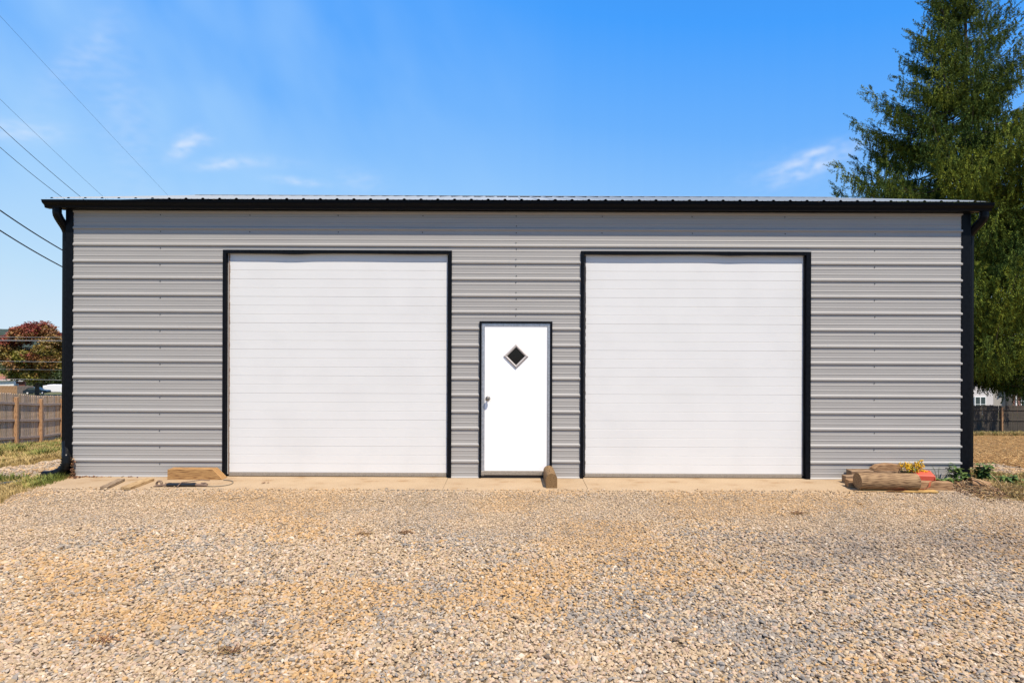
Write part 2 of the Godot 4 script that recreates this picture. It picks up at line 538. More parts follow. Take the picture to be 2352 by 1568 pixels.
# ------------------------------------------------------------------ gravel
func rock(seed_: int) -> ArrayMesh:
	var r := RandomNumberGenerator.new()
	r.seed = seed_
	var t := (1.0 + sqrt(5.0)) / 2.0
	var p := [Vector3(-1, t, 0), Vector3(1, t, 0), Vector3(-1, -t, 0), Vector3(1, -t, 0), Vector3(0, -1, t), Vector3(0, 1, t), Vector3(0, -1, -t), Vector3(0, 1, -t), Vector3(t, 0, -1), Vector3(t, 0, 1), Vector3(-t, 0, -1), Vector3(-t, 0, 1)]
	var faces := [0, 11, 5, 0, 5, 1, 0, 1, 7, 0, 7, 10, 0, 10, 11, 1, 5, 9, 5, 11, 4, 11, 10, 2, 10, 7, 6, 7, 1, 8, 3, 9, 4, 3, 4, 2, 3, 2, 6, 3, 6, 8, 3, 8, 9, 4, 9, 5, 2, 4, 11, 6, 2, 10, 8, 6, 7, 9, 8, 1]
	for i in p.size():
		p[i] = p[i].normalized() * r.randf_range(0.62, 1.12) * 0.5 * Vector3(1.0, 0.62, 0.78)
	var s := Shape.new()
	for i in range(0, faces.size(), 3):
		s.tri(p[faces[i]], p[faces[i + 1]], p[faces[i + 2]])
	return s.mesh()

func stone_color(x: float, d: float, dusty: float) -> Color:
	var pal := [Color(0.455, 0.335, 0.205), Color(0.47, 0.285, 0.115), Color(0.30, 0.258, 0.205), Color(0.205, 0.186, 0.162), Color(0.43, 0.305, 0.21), Color(0.10, 0.070, 0.048), Color(0.54, 0.445, 0.33), Color(0.37, 0.270, 0.155)]
	var n := patches.get_noise_2d(x * 1.3 + 7.0, d * 2.2)
	var o := patches.get_noise_2d(x * 0.8 - 31.0, d * 1.1 + 5.0)
	var greyness := clampf(0.22 + n * 0.65 + (x * 0.045 if d < 5.8 else 0.0), 0.04, 0.75)
	var dirty := exp(-pow((d - 5.25 - 0.12 * (x - 3.0)) / 0.55, 2.0)) * smoothstep(1.0, 3.6, x)     # a band of dirtier, browner stone at the right
	var k: Color
	var u := rng.randf()
	if u < greyness:
		k = pal[2] if rng.randf() < 0.6 else pal[3]
	elif u < greyness + clampf(0.15 + o * 0.8, 0.04, 0.55):
		k = pal[1]
	else:
		var w := rng.randf()
		k = pal[0] if w < 0.42 else (pal[4] if w < 0.6 else (pal[7] if w < 0.82 else (pal[6] if w < 0.95 else pal[5])))
	return k.lerp(Color(0.47, 0.345, 0.22), dusty).lerp(Color(0.44, 0.26, 0.105), clampf(o * 1.2 - 0.15, 0.0, 0.17)).lerp(Color(0.19, 0.14, 0.10), dirty * rng.randf_range(0.1, 0.75)) * rng.randf_range(0.76, 1.14)

func gravel() -> void:
	var root := Node3D.new()
	root.name = "gravel"
	add_child(root, true)
	tag(root, "crushed tan and grey stone spread over the yard before the garage", "gravel", "", "stuff")
	var lists := []
	for k in 4:
		lists.append(Many.new())
	var tries := 560000
	for i in tries:
		# denser near the camera; every stone lies where it lies
		var d := 2.3 + pow(rng.randf(), 1.15) * 5.4
		var half := d * 0.905 + 2.6
		var x := rng.randf_range(-half, half)
		var accept := half / (7.7 * 0.905 + 2.6)
		if rng.randf() > accept or cover(x, d) != 0 or (x > -6.13 and x < 5.745 and d > 7.118 + 0.16 * rng.randf() * rng.randf() * rng.randf()):
			continue
		var track := smoothstep(5.3, 6.2, d + 0.9 * patches.get_noise_2d(x * 0.55, d * 1.3))      # wheels have ground the stones near the slab to fines
		var edge := smoothstep(6.85, 7.05, d)
		var size := lerpf(rng.randf_range(0.015, 0.038), rng.randf_range(0.010, 0.027), track * (1.0 - edge * 0.5))
		if rng.randf() < 0.02:
			size *= 1.6
		var b := Basis.from_euler(Vector3(rng.randf_range(-0.5, 0.5), rng.randf() * TAU, rng.randf_range(-0.5, 0.5)))
		b = b.scaled_local(Vector3(size * rng.randf_range(0.9, 1.5), size * rng.randf_range(0.7, 1.15), size))
		var sink := rng.randf_range(-0.12, 0.36) * (1.0 - 0.15 * track)
		var at := world(x, d, size * sink)
		if x > -6.13 and x < 5.745 and d > 7.12:
			at.y = size * 0.25
		lists[i % 4].add(at, b, stone_color(x, d, track * 0.30 + rng.randf() * 0.2))
	# larger, cleaner stones along both sides of the building
	for i in 16000:
		var right := rng.randf() < 0.5
		var d := rng.randf_range(7.7, 12.5)
		var x := (rng.randf_range(6.4, 9.2) if right else rng.randf_range(-8.2, -6.25))
		if cover(x, d) != 2:
			continue
		var size := rng.randf_range(0.018, 0.05)
		var b := Basis.from_euler(Vector3(rng.randf_range(-0.5, 0.5), rng.randf() * TAU, rng.randf_range(-0.5, 0.5))).scaled_local(Vector3(size * 1.25, size * 0.9, size))
		lists[i % 4].add(world(x, d, size * 0.2), b, stone_color(x, 6.5, 0.3))
	for k in 4:
		many("stones", rock(60 + k), mat["stone"], lists[k], root)

# ------------------------------------------------------------------ grass, straw, leaves
func tuft(seed_: int, blades: int, width: float, spread: float) -> ArrayMesh:
	var r := RandomNumberGenerator.new()
	r.seed = seed_
	var s := Shape.new()
	for i in blades:
		var a := r.randf() * TAU
		var o := Vector3(cos(a), 0, sin(a)) * r.randf() * spread * 0.5
		var lean := Vector3(cos(a), 0, sin(a)) * r.randf_range(0.15, 0.8)
		var h := r.randf_range(0.55, 1.0)
		var side := Vector3(-sin(a + 0.6), 0, cos(a + 0.6)) * width
		var mid := o + Vector3.UP * h * 0.6 + lean * 0.3
		var tip := o + Vector3.UP * h * 0.9 + lean * h
		s.tint = Color.WHITE * r.randf_range(0.75, 1.15)
		s.quad(o - side, o + side, mid + side * 0.7, mid - side * 0.7)
		s.tri(mid - side * 0.7, mid + side * 0.7, tip)
	return s.mesh()

func grasses() -> void:
	var green := [Color(0.17, 0.20, 0.035), Color(0.29, 0.26, 0.06), Color(0.42, 0.30, 0.10), Color(0.50, 0.36, 0.14), Color(0.12, 0.15, 0.03)]
	var left := Many.new()
	var right := Many.new()
	for i in 30000:
		var d := 6.0 + pow(rng.randf(), 1.6) * 19.0
		var x := -d * rng.randf_range(0.76, 1.0)
		if d < 7.9:
			x = rng.randf_range(-8.0, -5.95)
		if cover(x, d) != 1:
			continue
		var n := patches.get_noise_2d(x * 2.6, d * 2.6)
		var k: Color = green[clampi(int(2.3 - n * 4.5 + rng.randf() * 1.5), 0, 3)]
		var h := rng.randf_range(0.03, 0.085) * (1.0 + maxf(n, 0.0) * 1.4) * (1.0 if d < 9.0 else 1.7)
		left.add(world(x, d, -0.005), Basis(Vector3.UP, rng.randf() * TAU).scaled(Vector3(h, h * 1.2, h)), k * rng.randf_range(0.8, 1.2))
	for i in 16000:
		var d := rng.randf_range(6.8, 8.5) if i < 9000 else rng.randf_range(32.5, 36.2)
		var x := rng.randf_range(6.15, 8.4) if i < 9000 else rng.randf_range(25.0, 36.0)
		if cover(x, d) != 1:
			continue
		var n := patches.get_noise_2d(x * 2.6, d * 2.6) + (clampf((x - 6.9) * 0.5, -0.3, 0.3) if d < 9.0 else 0.1)
		var k: Color = green[clampi(int(2.2 - n * 4.0 + rng.randf() * 1.5), 0, 3)]
		var h := rng.randf_range(0.03, 0.075) if d < 9.0 else rng.randf_range(0.1, 0.28)
		right.add(world(x, d, -0.005), Basis(Vector3.UP, rng.randf() * TAU).scaled(Vector3(h, h * 1.2, h)), k * rng.randf_range(0.7, 1.1))
	tag(many("grass", tuft(70, 9, 0.045, 0.9), mat["blade"], left), "short green and straw-coloured grass left of the garage up to the fence", "grass", "", "stuff")
	tag(many("grass", tuft(71, 9, 0.045, 0.9), mat["blade"], right), "weedy grass by the right corner and under the dark fence", "grass", "", "stuff")
	# straw strewn flat
	var straw := Shape.new()
	straw.box(Vector3.ZERO, Vector3(1, 0.03, 0.03), 0.0)
	var list := Many.new()
	for i in 36000:
		var d := 8.6 + pow(rng.randf(), 1.5) * 24.0
		var x := d * (rng.randf_range(0.77, 0.96) if rng.randf() < 0.75 else rng.randf_range(0.96, 1.35)) * (1.0 if rng.randf() < 0.72 else -1.0)
		if cover(x, d) != 3:
			continue
		var l := rng.randf_range(0.10, 0.30)
		var k := Color(0.58, 0.37, 0.14).lerp(Color(0.34, 0.18, 0.06), rng.randf()) * rng.randf_range(0.75, 1.2)
		list.add(world(x, d, 0.012), Basis.from_euler(Vector3(0, rng.randf() * TAU, rng.randf_range(-0.25, 0.25))).scaled_local(Vector3(l, l * 0.9, l * 1.1)), k)
	tag(many("straw", straw.mesh(), mat["blade"], list), "golden straw strewn over bare soil beside and behind the garage", "straw", "", "stuff")
	# old stalks and chips on the mound by the right corner
	var debris := Many.new()
	for i in 1500:
		var x := 6.12 + rng.randfn(0.0, 0.36)
		var d := 7.28 + rng.randfn(0.0, 0.22)
		if x < 5.62 or d < 6.75 or (x < 6.34 and d > 7.76):
			continue
		var l := rng.randf_range(0.04, 0.20)
		var k: Color = [Color(0.40, 0.24, 0.10), Color(0.24, 0.13, 0.06), Color(0.50, 0.36, 0.20), Color(0.14, 0.08, 0.045)][rng.randi() % 4]
		debris.add(Vector3(x, maxf(land(x, d), 0.0 if x < 5.74 and d > 7.13 else -1.0) + 0.008, EYE.z - d), Basis.from_euler(Vector3(0, rng.randf() * TAU, rng.randf_range(-0.3, 0.4))).scaled_local(Vector3(l, 0.12, 0.22)), k * rng.randf_range(0.8, 1.2))
	tag(many("debris", straw.mesh(), mat["blade"], debris), "heap of dead stalks and bark chips by the right corner of the garage", "debris", "", "stuff")
	# brown leaves blown against the left corner, and a few thin ones along the wall
	var lf := Shape.new()
	lf.quad(Vector3(-0.5, 0, 0), Vector3(0, 0.1, -0.3), Vector3(0.5, 0, 0), Vector3(0, 0.12, 0.3))
	var leaves := Many.new()
	for i in 420:
		var t := rng.randf()
		var p := Vector3(-6.07 + absf(rng.randfn(0.0, 0.10)) - 0.02, 0.004, 0.02 + absf(rng.randfn(0.0, 0.045)))
		if t < 0.30:
			p = Vector3(-6.03 + rng.randf_range(-0.02, 0.03), rng.randf_range(0.0, 0.28) * rng.randf(), 0.035)
		elif t > 0.86:
			p = Vector3(-5.95 + rng.randf() * rng.randf() * 1.0, 0.004, 0.02 + absf(rng.randfn(0.0, 0.02)))
		var l := rng.randf_range(0.02, 0.06)
		var k: Color = [Color(0.22, 0.10, 0.05), Color(0.30, 0.16, 0.07), Color(0.13, 0.06, 0.04), Color(0.36, 0.22, 0.10)][rng.randi() % 4]
		leaves.add(p, Basis.from_euler(Vector3(rng.randf_range(-0.7, 0.7), rng.randf() * TAU, rng.randf_range(-0.7, 0.7))).scaled_local(Vector3(l, l, l * 0.7)), k)
	tag(many("fallen_leaves", lf.mesh(), mat["leaf"], leaves), "dry brown leaves blown into the left corner by the drain elbow", "leaves", "", "stuff")
	# little clumps lying on the gravel
	for c in [[-1.47, 5.62, "brown dead grass clump on the gravel, left one of the close pair"], [-1.06, 5.65, "brown dead grass clump on the gravel, right one of the close pair"], [3.20, 6.33, "reddish brown clump of dead leaves on the gravel before the right garage door"], [-2.62, 3.62, "straw tuft on the gravel near the lower left of the yard"], [-1.74, 3.50, "dark dead tuft on the gravel, nearest the camera left of the middle"]]:
		var bunch := Shape.new()
		for i in 46:
			var o := Vector3(rng.randfn(0.0, 0.042), rng.randf_range(0.0, 0.012), rng.randfn(0.0, 0.02))
			bunch.tint = [Color(0.26, 0.13, 0.06), Color(0.16, 0.08, 0.04), Color(0.38, 0.25, 0.10)][rng.randi() % 3] * (1.3 if c[1] == 3.62 else 0.9)
			bunch.box(Vector3.ZERO, Vector3(rng.randf_range(0.02, 0.07), 0.0025, 0.004), 0.0, Transform3D(Basis.from_euler(Vector3(0, rng.randf() * TAU, rng.randf_range(-0.5, 0.5))), o))
		var o2 := put("dead_grass_clump", bunch.mesh(), mat["blade"])
		o2.position = world(c[0], c[1], 0.012)
		tag(o2, c[2], "dead grass", "dead clumps lying on the gravel")

# ------------------------------------------------------------------ the garage
func rib_height(t0: float) -> float:
	var a := absf(fposmod(t0 + RIB * 0.5, RIB) - RIB * 0.5)
	if a < 0.0105: return 0.0155
	if a < 0.0245: return 0.0155 * (0.0245 - a) / 0.014
	var m := absf(a - RIB / 3.0)
	if m < 0.0035: return 0.0030
	if m < 0.0090: return 0.0030 * (0.0090 - m) / 0.0055
	return 0.0

func rib_stops(from: float, to: float, zero: float) -> PackedFloat32Array:
	var out := PackedFloat32Array([from])
	var k := floori((from - zero) / RIB) - 1
	var third := RIB / 3.0
	while zero + k * RIB < to + RIB:
		for o in [-third - 0.009, -third - 0.0035, -third + 0.0035, -third + 0.009, -0.0245, -0.0105, 0.0105, 0.0245, third - 0.009, third - 0.0035, third + 0.0035, third + 0.009]:
			var p: float = zero + k * RIB + o
			if p > from + 0.0005 and p < to - 0.0005:
				out.append(p)
		k += 1
	out.append(to)
	return out

func siding(x0: float, x1: float, y0: float, y1: float, z := 0.0) -> ArrayMesh:
	var s := Shape.new()
	var st := rib_stops(y0, y1, 0.225)
	var cols := maxi(1, int((x1 - x0) / 0.7))
	for i in st.size() - 1:
		var za := z + rib_height(st[i] - 0.225)
		var zb := z + rib_height(st[i + 1] - 0.225)
		for k in cols:
			var xa := lerpf(x0, x1, float(k) / cols)
			var xb := lerpf(x0, x1, float(k + 1) / cols)
			s.quad(Vector3(xa, st[i], za), Vector3(xb, st[i], za), Vector3(xb, st[i + 1], zb), Vector3(xa, st[i + 1], zb))
	# folded ends, closing the ribs
	for x in [x0, x1]:
		for i in st.size() - 1:
			s.quad(Vector3(x, st[i], z - 0.02), Vector3(x, st[i], z + rib_height(st[i] - 0.225)), Vector3(x, st[i + 1], z + rib_height(st[i + 1] - 0.225)), Vector3(x, st[i + 1], z - 0.02))
	return s.mesh()

const WL := -6.156
const WR := 6.318
const BACK := -7.32
const PITCH := 0.266

func roof_y(z: float) -> float:
	return 3.805 + PITCH * (0.1 - z) if z > BACK * 0.5 else 3.805 + PITCH * (0.1 - BACK + z)

func boxed(mid: Vector3, size: Vector3, bevel := 0.003) -> ArrayMesh:
	var s := Shape.new()
	s.box(mid, size, bevel)
	return s.mesh()

func span(x0: float, x1: float, y0: float, y1: float, z0: float, z1: float, bevel := 0.003) -> ArrayMesh:
	return boxed(Vector3(x0 + x1, y0 + y1, z0 + z1) / 2.0, Vector3(x1 - x0, y1 - y0, z1 - z0), bevel)

func garage() -> void:
	var g := thing("metal_garage", "long grey ribbed-metal garage with two white roll-up doors and black trim", "garage")
	# front wall, in panels four ribs high, broken by the doors; the panels over the entry door lap at a seam
	var courses := [0.0, 1.0253, 1.9397, 2.8541, 3.10]
	for i in 4:
		put("siding_panel", siding(-6.0515, -3.965, courses[i], courses[i + 1]), mat["siding"], g)
		put("siding_panel", siding(4.10, 6.205, courses[i], courses[i + 1]), mat["siding"], g)
	for i in 2:
		put("siding_panel", siding(-0.845, -0.438, courses[i], courses[i + 1]), mat["siding"], g)
		put("siding_panel", siding(0.548, 0.955, courses[i], courses[i + 1]), mat["siding"], g)
	put("siding_panel", siding(-0.845, -0.438, 1.9397, 2.1404), mat["siding"], g)
	put("siding_panel", siding(0.548, 0.955, 1.9397, 2.1404), mat["siding"], g)
	put("siding_panel", siding(-0.845, -0.036, 2.1404, 3.10, 0.0008), mat["siding"], g)
	put("siding_panel", siding(-0.0355, 0.955, 2.1404, 3.10), mat["siding"], g)
	put("siding_panel", siding(-6.0515, -0.036, 3.10, 3.80, 0.0008), mat["siding"], g)
	put("siding_panel", siding(-0.0355, 6.205, 3.10, 3.80), mat["siding"], g)
	# screws in the flats
	var sc := Shape.new()
	for sx in [-4.854, -3.62, -2.40, -1.236, 0.053, 1.236, 2.48, 3.76, 5.0]:
		for k in 16:
			var y: float = 0.225 + RIB * k - 0.048
			var over: bool = (sx > -3.99 and sx < -0.82) or (sx > 0.93 and sx < 4.12)
			if y > 3.62 or (over and y < 3.16) or (absf(sx - 0.053) < 0.1 and y < 2.19):
				continue
			for e in ([0.0, 0.048 * 1.9] if sx == 0.053 else [0.0]):
				sc.tube(PackedVector3Array([Vector3(sx + rng.randf_range(-0.006, 0.006), y + e, 0.0), Vector3(sx, y + e, 0.006)]), PackedFloat32Array([0.0075, 0.006]), 6)
	put("screws", sc.mesh(), mat["rubber"], g).set_meta("kind", "stuff")
	# the other walls
	var left := Shape.new()
	var gable := PackedVector2Array([Vector2(-BACK, 0.0), Vector2(-BACK, roof_y(BACK) - 0.03), Vector2(-BACK * 0.5, roof_y(BACK * 0.5) - 0.03), Vector2(0.02, roof_y(0.0) - 0.03), Vector2(0.02, 0.0)])
	left.extrude(gable, -0.01, 0.01, Transform3D(Basis(Vector3(0, 0, -1), Vector3.UP, Vector3(1, 0, 0)), Vector3(WL + 0.03, 0, 0)))
	put("side_wall", left.mesh(), mat["siding"], g)
	var right := Shape.new()
	right.extrude(gable, -0.01, 0.01, Transform3D(Basis(Vector3(0, 0, -1), Vector3.UP, Vector3(1, 0, 0)), Vector3(WR - 0.03, 0, 0)))
	put("side_wall", right.mesh(), mat["siding"], g)
	put("back_wall", span(WL + 0.05, WR - 0.05, 0.0, roof_y(BACK) - 0.04, BACK - 0.01, BACK + 0.01), mat["siding"], g)
	put("inner_floor", span(WL + 0.05, WR - 0.05, -1.6, -0.004, BACK, -0.12), mat["foundation"], g)
	# corner trims
	for e in [[WL, -6.052], [6.192, WR]]:
		put("corner_trim", span(e[0], e[1], 0.0, 3.70, -0.10, 0.012, 0.004), mat["black"], g)
	# roof: sheets four ribs wide on both slopes, their ribs running up to the ridge cap
	var zero := -1.246
	var rx := -6.42
	while rx < 6.45:
		var nx := minf(6.50, zero + ceilf((rx - zero + 0.01) / (RIB * 4.0)) * RIB * 4.0 + 0.05)
		var sheet := Shape.new()
		var back := Shape.new()
		var st := rib_stops(rx, nx, zero)
		for i in st.size() - 1:
			var ha := rib_height(st[i] - zero)
			var hb := rib_height(st[i + 1] - zero)
			var m := BACK * 0.5
			var ya := roof_y(m)
			sheet.quad(Vector3(st[i], roof_y(0.1) + ha, 0.1), Vector3(st[i + 1], roof_y(0.1) + hb, 0.1), Vector3(st[i + 1], ya + hb, m), Vector3(st[i], ya + ha, m))
			back.quad(Vector3(st[i], ya + ha, m), Vector3(st[i + 1], ya + hb, m), Vector3(st[i + 1], roof_y(0.1) + hb, BACK - 0.1), Vector3(st[i], roof_y(0.1) + ha, BACK - 0.1))
		put("roof_panel", sheet.mesh(), mat["roof"], g)
		put("roof_panel", back.mesh(), mat["roof"], g)
		rx = nx
	var cap := Shape.new()
	var top := roof_y(BACK * 0.5)
	cap.extrude(PackedVector2Array([Vector2(-0.17, top - 0.17 * PITCH + 0.0215), Vector2(0, top + 0.0215), Vector2(0.17, top - 0.17 * PITCH + 0.0215), Vector2(0.17, top - 0.17 * PITCH + 0.024), Vector2(0, top + 0.026), Vector2(-0.17, top - 0.17 * PITCH + 0.024)]), -6.44, 6.49, Transform3D(Basis(Vector3(0, 0, -1), Vector3.UP, Vector3(1, 0, 0)), Vector3(0, 0, BACK * 0.5)))
	put("ridge_cap", cap.mesh(), mat["roof"], g)
	put("fascia", span(WL - 0.02, WR + 0.01, 3.66, 3.797, 0.022, 0.056), mat["black"], g)
	# gutter: an ogee-fronted trough
	var face := [Vector2(0.058, 3.772), Vector2(0.058, 3.668), Vector2(0.132, 3.668), Vector2(0.141, 3.674), Vector2(0.144, 3.690), Vector2(0.152, 3.704), Vector2(0.170, 3.716), Vector2(0.186, 3.728), Vector2(0.193, 3.742), Vector2(0.193, 3.758), Vector2(0.203, 3.760), Vector2(0.203, 3.766), Vector2(0.186, 3.766)]
	var inner := [Vector2(0.188, 3.758), Vector2(0.188, 3.745), Vector2(0.180, 3.732), Vector2(0.166, 3.721), Vector2(0.147, 3.708), Vector2(0.139, 3.692), Vector2(0.136, 3.680), Vector2(0.130, 3.673), Vector2(0.063, 3.673), Vector2(0.063, 3.772)]
	var prof := PackedVector2Array()
	for p in face + inner:
		prof.append(Vector2(p.x, p.y))
	var along := Transform3D(Basis(Vector3(0, 0, 1), Vector3.UP, Vector3(-1, 0, 0)), Vector3.ZERO)
	var gut := Shape.new()
	gut.extrude(prof, -6.486, 6.335, along)
	put("gutter", gut.mesh(), mat["black"], g)
	var full := PackedVector2Array()
	for i in face.size() - 1:
		full.append(face[i])
	for x in [-6.337, 6.488]:
		var plate := Shape.new()
		plate.extrude(full, -x - 0.002, -x + 0.002, along)
		put("gutter_end", plate.mesh(), mat["black"], g)
	# downspouts: an elbow under the gutter, then down the side wall
	for s in [-1, 1]:
		var x0 := WL - 0.045 if s < 0 else WR + 0.045
		var out := 0.0 if s < 0 else 0.06
		var pts := PackedVector3Array()
		var radii := PackedFloat32Array()
		for i in 33:
			var t := i / 32.0
			var z := lerpf(0.10, -0.075, smoothstep(0.16, 0.92, t))
			pts.append(Vector3(x0 + s * out * (1.0 - smoothstep(0.2, 0.9, t)), 3.672 - 0.34 * t, z))
			radii.append(0.040 * (1.0 + (0.05 * (i % 2) if i > 8 and i < 29 else 0.0)))
		var elbow := Shape.new()
		elbow.tube(pts, radii, 16, true, 0.75, Vector2(1.15, 0.85), Vector3.BACK)
		var spout := Shape.new()
		spout.tube(PackedVector3Array([pts[32], Vector3(x0, 1.8, -0.075), Vector3(x0, 0.16, -0.075)]), PackedFloat32Array([0.040, 0.040, 0.040]), 16, true, 0.75, Vector2(1.15, 0.85), Vector3.BACK)
		var sp := put("downspout", spout.mesh(), mat["black"], g)
		put("elbow", elbow.mesh(), mat["black"], sp)
		if s < 0:      # a ribbed black elbow turns the water out onto the grass
			var way := Curve3D.new()
			var knots := [Vector3(-6.205, 0.46, -0.07), Vector3(-6.16, 0.37, -0.02), Vector3(-6.10, 0.28, 0.055), Vector3(-6.095, 0.20, 0.066), Vector3(-6.115, 0.135, 0.07), Vector3(-6.165, 0.082, 0.08), Vector3(-6.235, 0.052, 0.09), Vector3(-6.30, 0.045, 0.10), Vector3(-6.375, 0.045, 0.105)]
			for i in knots.size():
				var tn: Vector3 = (knots[mini(i + 1, knots.size() - 1)] - knots[maxi(i - 1, 0)]) / 6.0
				way.add_point(knots[i], -tn, tn)
			var bend := PackedVector3Array()
			var br := PackedFloat32Array()
			for i in 73:
				bend.append(way.sample_baked(way.get_baked_length() * i / 72.0))
				br.append(0.054 * (1.0 + (0.15 * sin(i * 1.57) if i > 26 and i < 58 else 0.0)) * (0.92 if i < 20 else 1.0))
			var el := Shape.new()
			el.tube(bend, br, 20)
			put("drain_elbow", el.mesh(), mat["pipe"], g)
	rolling_door(g, -3.938, -0.876, false)
	rolling_door(g, 0.989, 4.047, true)
	entry_door(g)

func rolling_door(g: Node3D, x0: float, x1: float, second: bool) -> void:
	var door := put("garage_door", span(x0 - 0.03, x1 + 0.03, 0.03, 3.16, -0.075, -0.0375), mat["door_white"], g)
	var p := 0.1215
	var one := span(x0 + 0.02, x1 - 0.02, 0.0015, p - 0.0004, -0.037, -0.030, 0.0022)
	for k in 26:
		var o := put("slat", one, mat["door_white"], door)
		o.position = Vector3(0, 0.058 + k * p, 0.0005 * sin(k * 2.3))
	put("bottom_bar", span(x0 + 0.02, x1 - 0.02, 0.006, 0.057, -0.055, -0.028, 0.006), mat["sill_metal"], door)
	# trim: two jambs and a head whose lower edge has been dented
	put("jamb", span(x0 - 0.045, x0, 0.0, 3.126, -0.08, 0.026, 0.004), mat["black"], door)
	put("jamb", span(x1, x1 + (0.066 if second else 0.045), 0.0, 3.126, -0.08, 0.026, 0.004), mat["black"], door)
	var head := Shape.new()
	var outline := PackedVector2Array()
	for i in 41:
		var t := i / 40.0
		var dent := 0.010 * exp(-pow((t - (0.66 if second else 0.30)) / 0.07, 2.0)) + 0.003 * sin(t * 9.0)
		outline.append(Vector2(lerpf(x0 + 0.0005, x1 - 0.0005, t), 3.082 - dent))
	outline.append(Vector2(x1 - 0.0005, 3.126))
	outline.append(Vector2(x0 + 0.0005, 3.126))
	head.extrude(outline, -0.08, 0.024)
	put("head_trim", head.mesh(), mat["black"], door)
	# perished weather strip along one side, dark brush along the other
	var seal := Shape.new()
	var brush := Shape.new()
	for i in 60:
		var y := 0.03 + 3.04 * i / 60.0
		var w := 0.020 + 0.007 * fine.get_noise_1d(i * 7.0 + (300.0 if second else 0.0))
		seal.box(Vector3(x0 + 0.012 + w * 0.5, y + 0.0253, -0.030), Vector3(w, 0.0507, 0.010), 0.002)
		brush.box(Vector3(x1 - 0.010 - 0.002 * sin(i * 0.31), y + 0.0253, -0.026), Vector3(0.016, 0.0507, 0.012), 0.002)
	put("weather_strip", seal.mesh(), mat["rubber"] if second else mat["seal"], door)
	put("brush_strip", brush.mesh(), mat["rubber"], door)

func entry_door(g: Node3D) -> void:
	var d := put("entry_door", span(-0.376, 0.484, 0.10, 2.086, -0.03, 0.006, 0.002), mat["entry_white"], g)
	put("jamb_trim", span(-0.448, -0.421, 0.0, 2.157, -0.03, 0.027), mat["black"], d)
	put("jamb_trim", span(0.527, 0.556, 0.0, 2.157, -0.03, 0.027), mat["black"], d)
	put("head_trim", span(-0.4205, 0.5265, 2.131, 2.157, -0.03, 0.026), mat["black"], d)
	for e in [[-0.42, -0.378], [0.486, 0.526]]:
		put("frame", span(e[0], e[1], 0.03, 2.088, -0.03, 0.012, 0.003), mat["aluminium"], d)
		put("frame_lip", span(e[0] + 0.011, e[0] + 0.017, 0.03, 2.088, 0.011, 0.017, 0.001), mat["aluminium"], d)
	put("frame", span(-0.42, 0.526, 2.0885, 2.130, -0.03, 0.012, 0.003), mat["aluminium"], d)
	put("threshold", span(-0.42, 0.526, 0.045, 0.098, -0.03, 0.030, 0.004), mat["sill_metal"], d)
	put("sill_block", span(-0.42, 0.526, 0.0, 0.044, -0.03, 0.006, 0.003), mat["rubber"], d)
	# diamond window
	var c := Vector3(0.056, 1.678, 0.0)
	var fr := Shape.new()
	for k in 4:
		var a := k * PI * 0.5
		var b := a + PI * 0.5
		var o0 := Vector3(cos(a), sin(a), 0) * 0.172
		var o1 := Vector3(cos(b), sin(b), 0) * 0.172
		var i0 := Vector3(cos(a), sin(a), 0) * 0.124
		var i1 := Vector3(cos(b), sin(b), 0) * 0.124
		var up := Vector3(0, 0, 0.026)
		var lo := Vector3(0, 0, 0.018)
		var base := Vector3(0, 0, 0.0062)
		fr.quad(c + o0 + base, c + o1 + base, c + o1 * 0.97 + lo, c + o0 * 0.97 + lo)
		fr.quad(c + o0 * 0.97 + lo, c + o1 * 0.97 + lo, c + o1 * 0.86 + up, c + o0 * 0.86 + up)
		fr.quad(c + o0 * 0.86 + up, c + o1 * 0.86 + up, c + i1 + lo, c + i0 + lo)
		fr.quad(c + i0 + lo, c + i1 + lo, c + i1 + base, c + i0 + base)
	var w := put("window_frame", fr.mesh(), mat["window_frame"], d)
	var pane := Shape.new()
	pane.quad(c + Vector3(0.125, 0, 0.0085), c + Vector3(0, 0.125, 0.0085), c + Vector3(-0.125, 0, 0.0085), c + Vector3(0, -0.125, 0.0085))
	put("pane", pane.mesh(), mat["dark_glass"], w)
	# knob
	var kp := Vector3(-0.33, 1.094, 0.006)
	var knob := Shape.new()
	var zs := PackedVector3Array()
	var rs := PackedFloat32Array()
	for e in [[0.0, 0.034], [0.006, 0.034], [0.009, 0.030], [0.012, 0.014], [0.030, 0.013], [0.036, 0.022], [0.043, 0.029], [0.055, 0.031], [0.064, 0.027], [0.068, 0.018], [0.069, 0.006]]:
		zs.append(kp + Vector3(0, 0, e[0]))
		rs.append(e[1])
	knob.tube(zs, rs, 24)
	put("knob", knob.mesh(), mat["steel"], d)

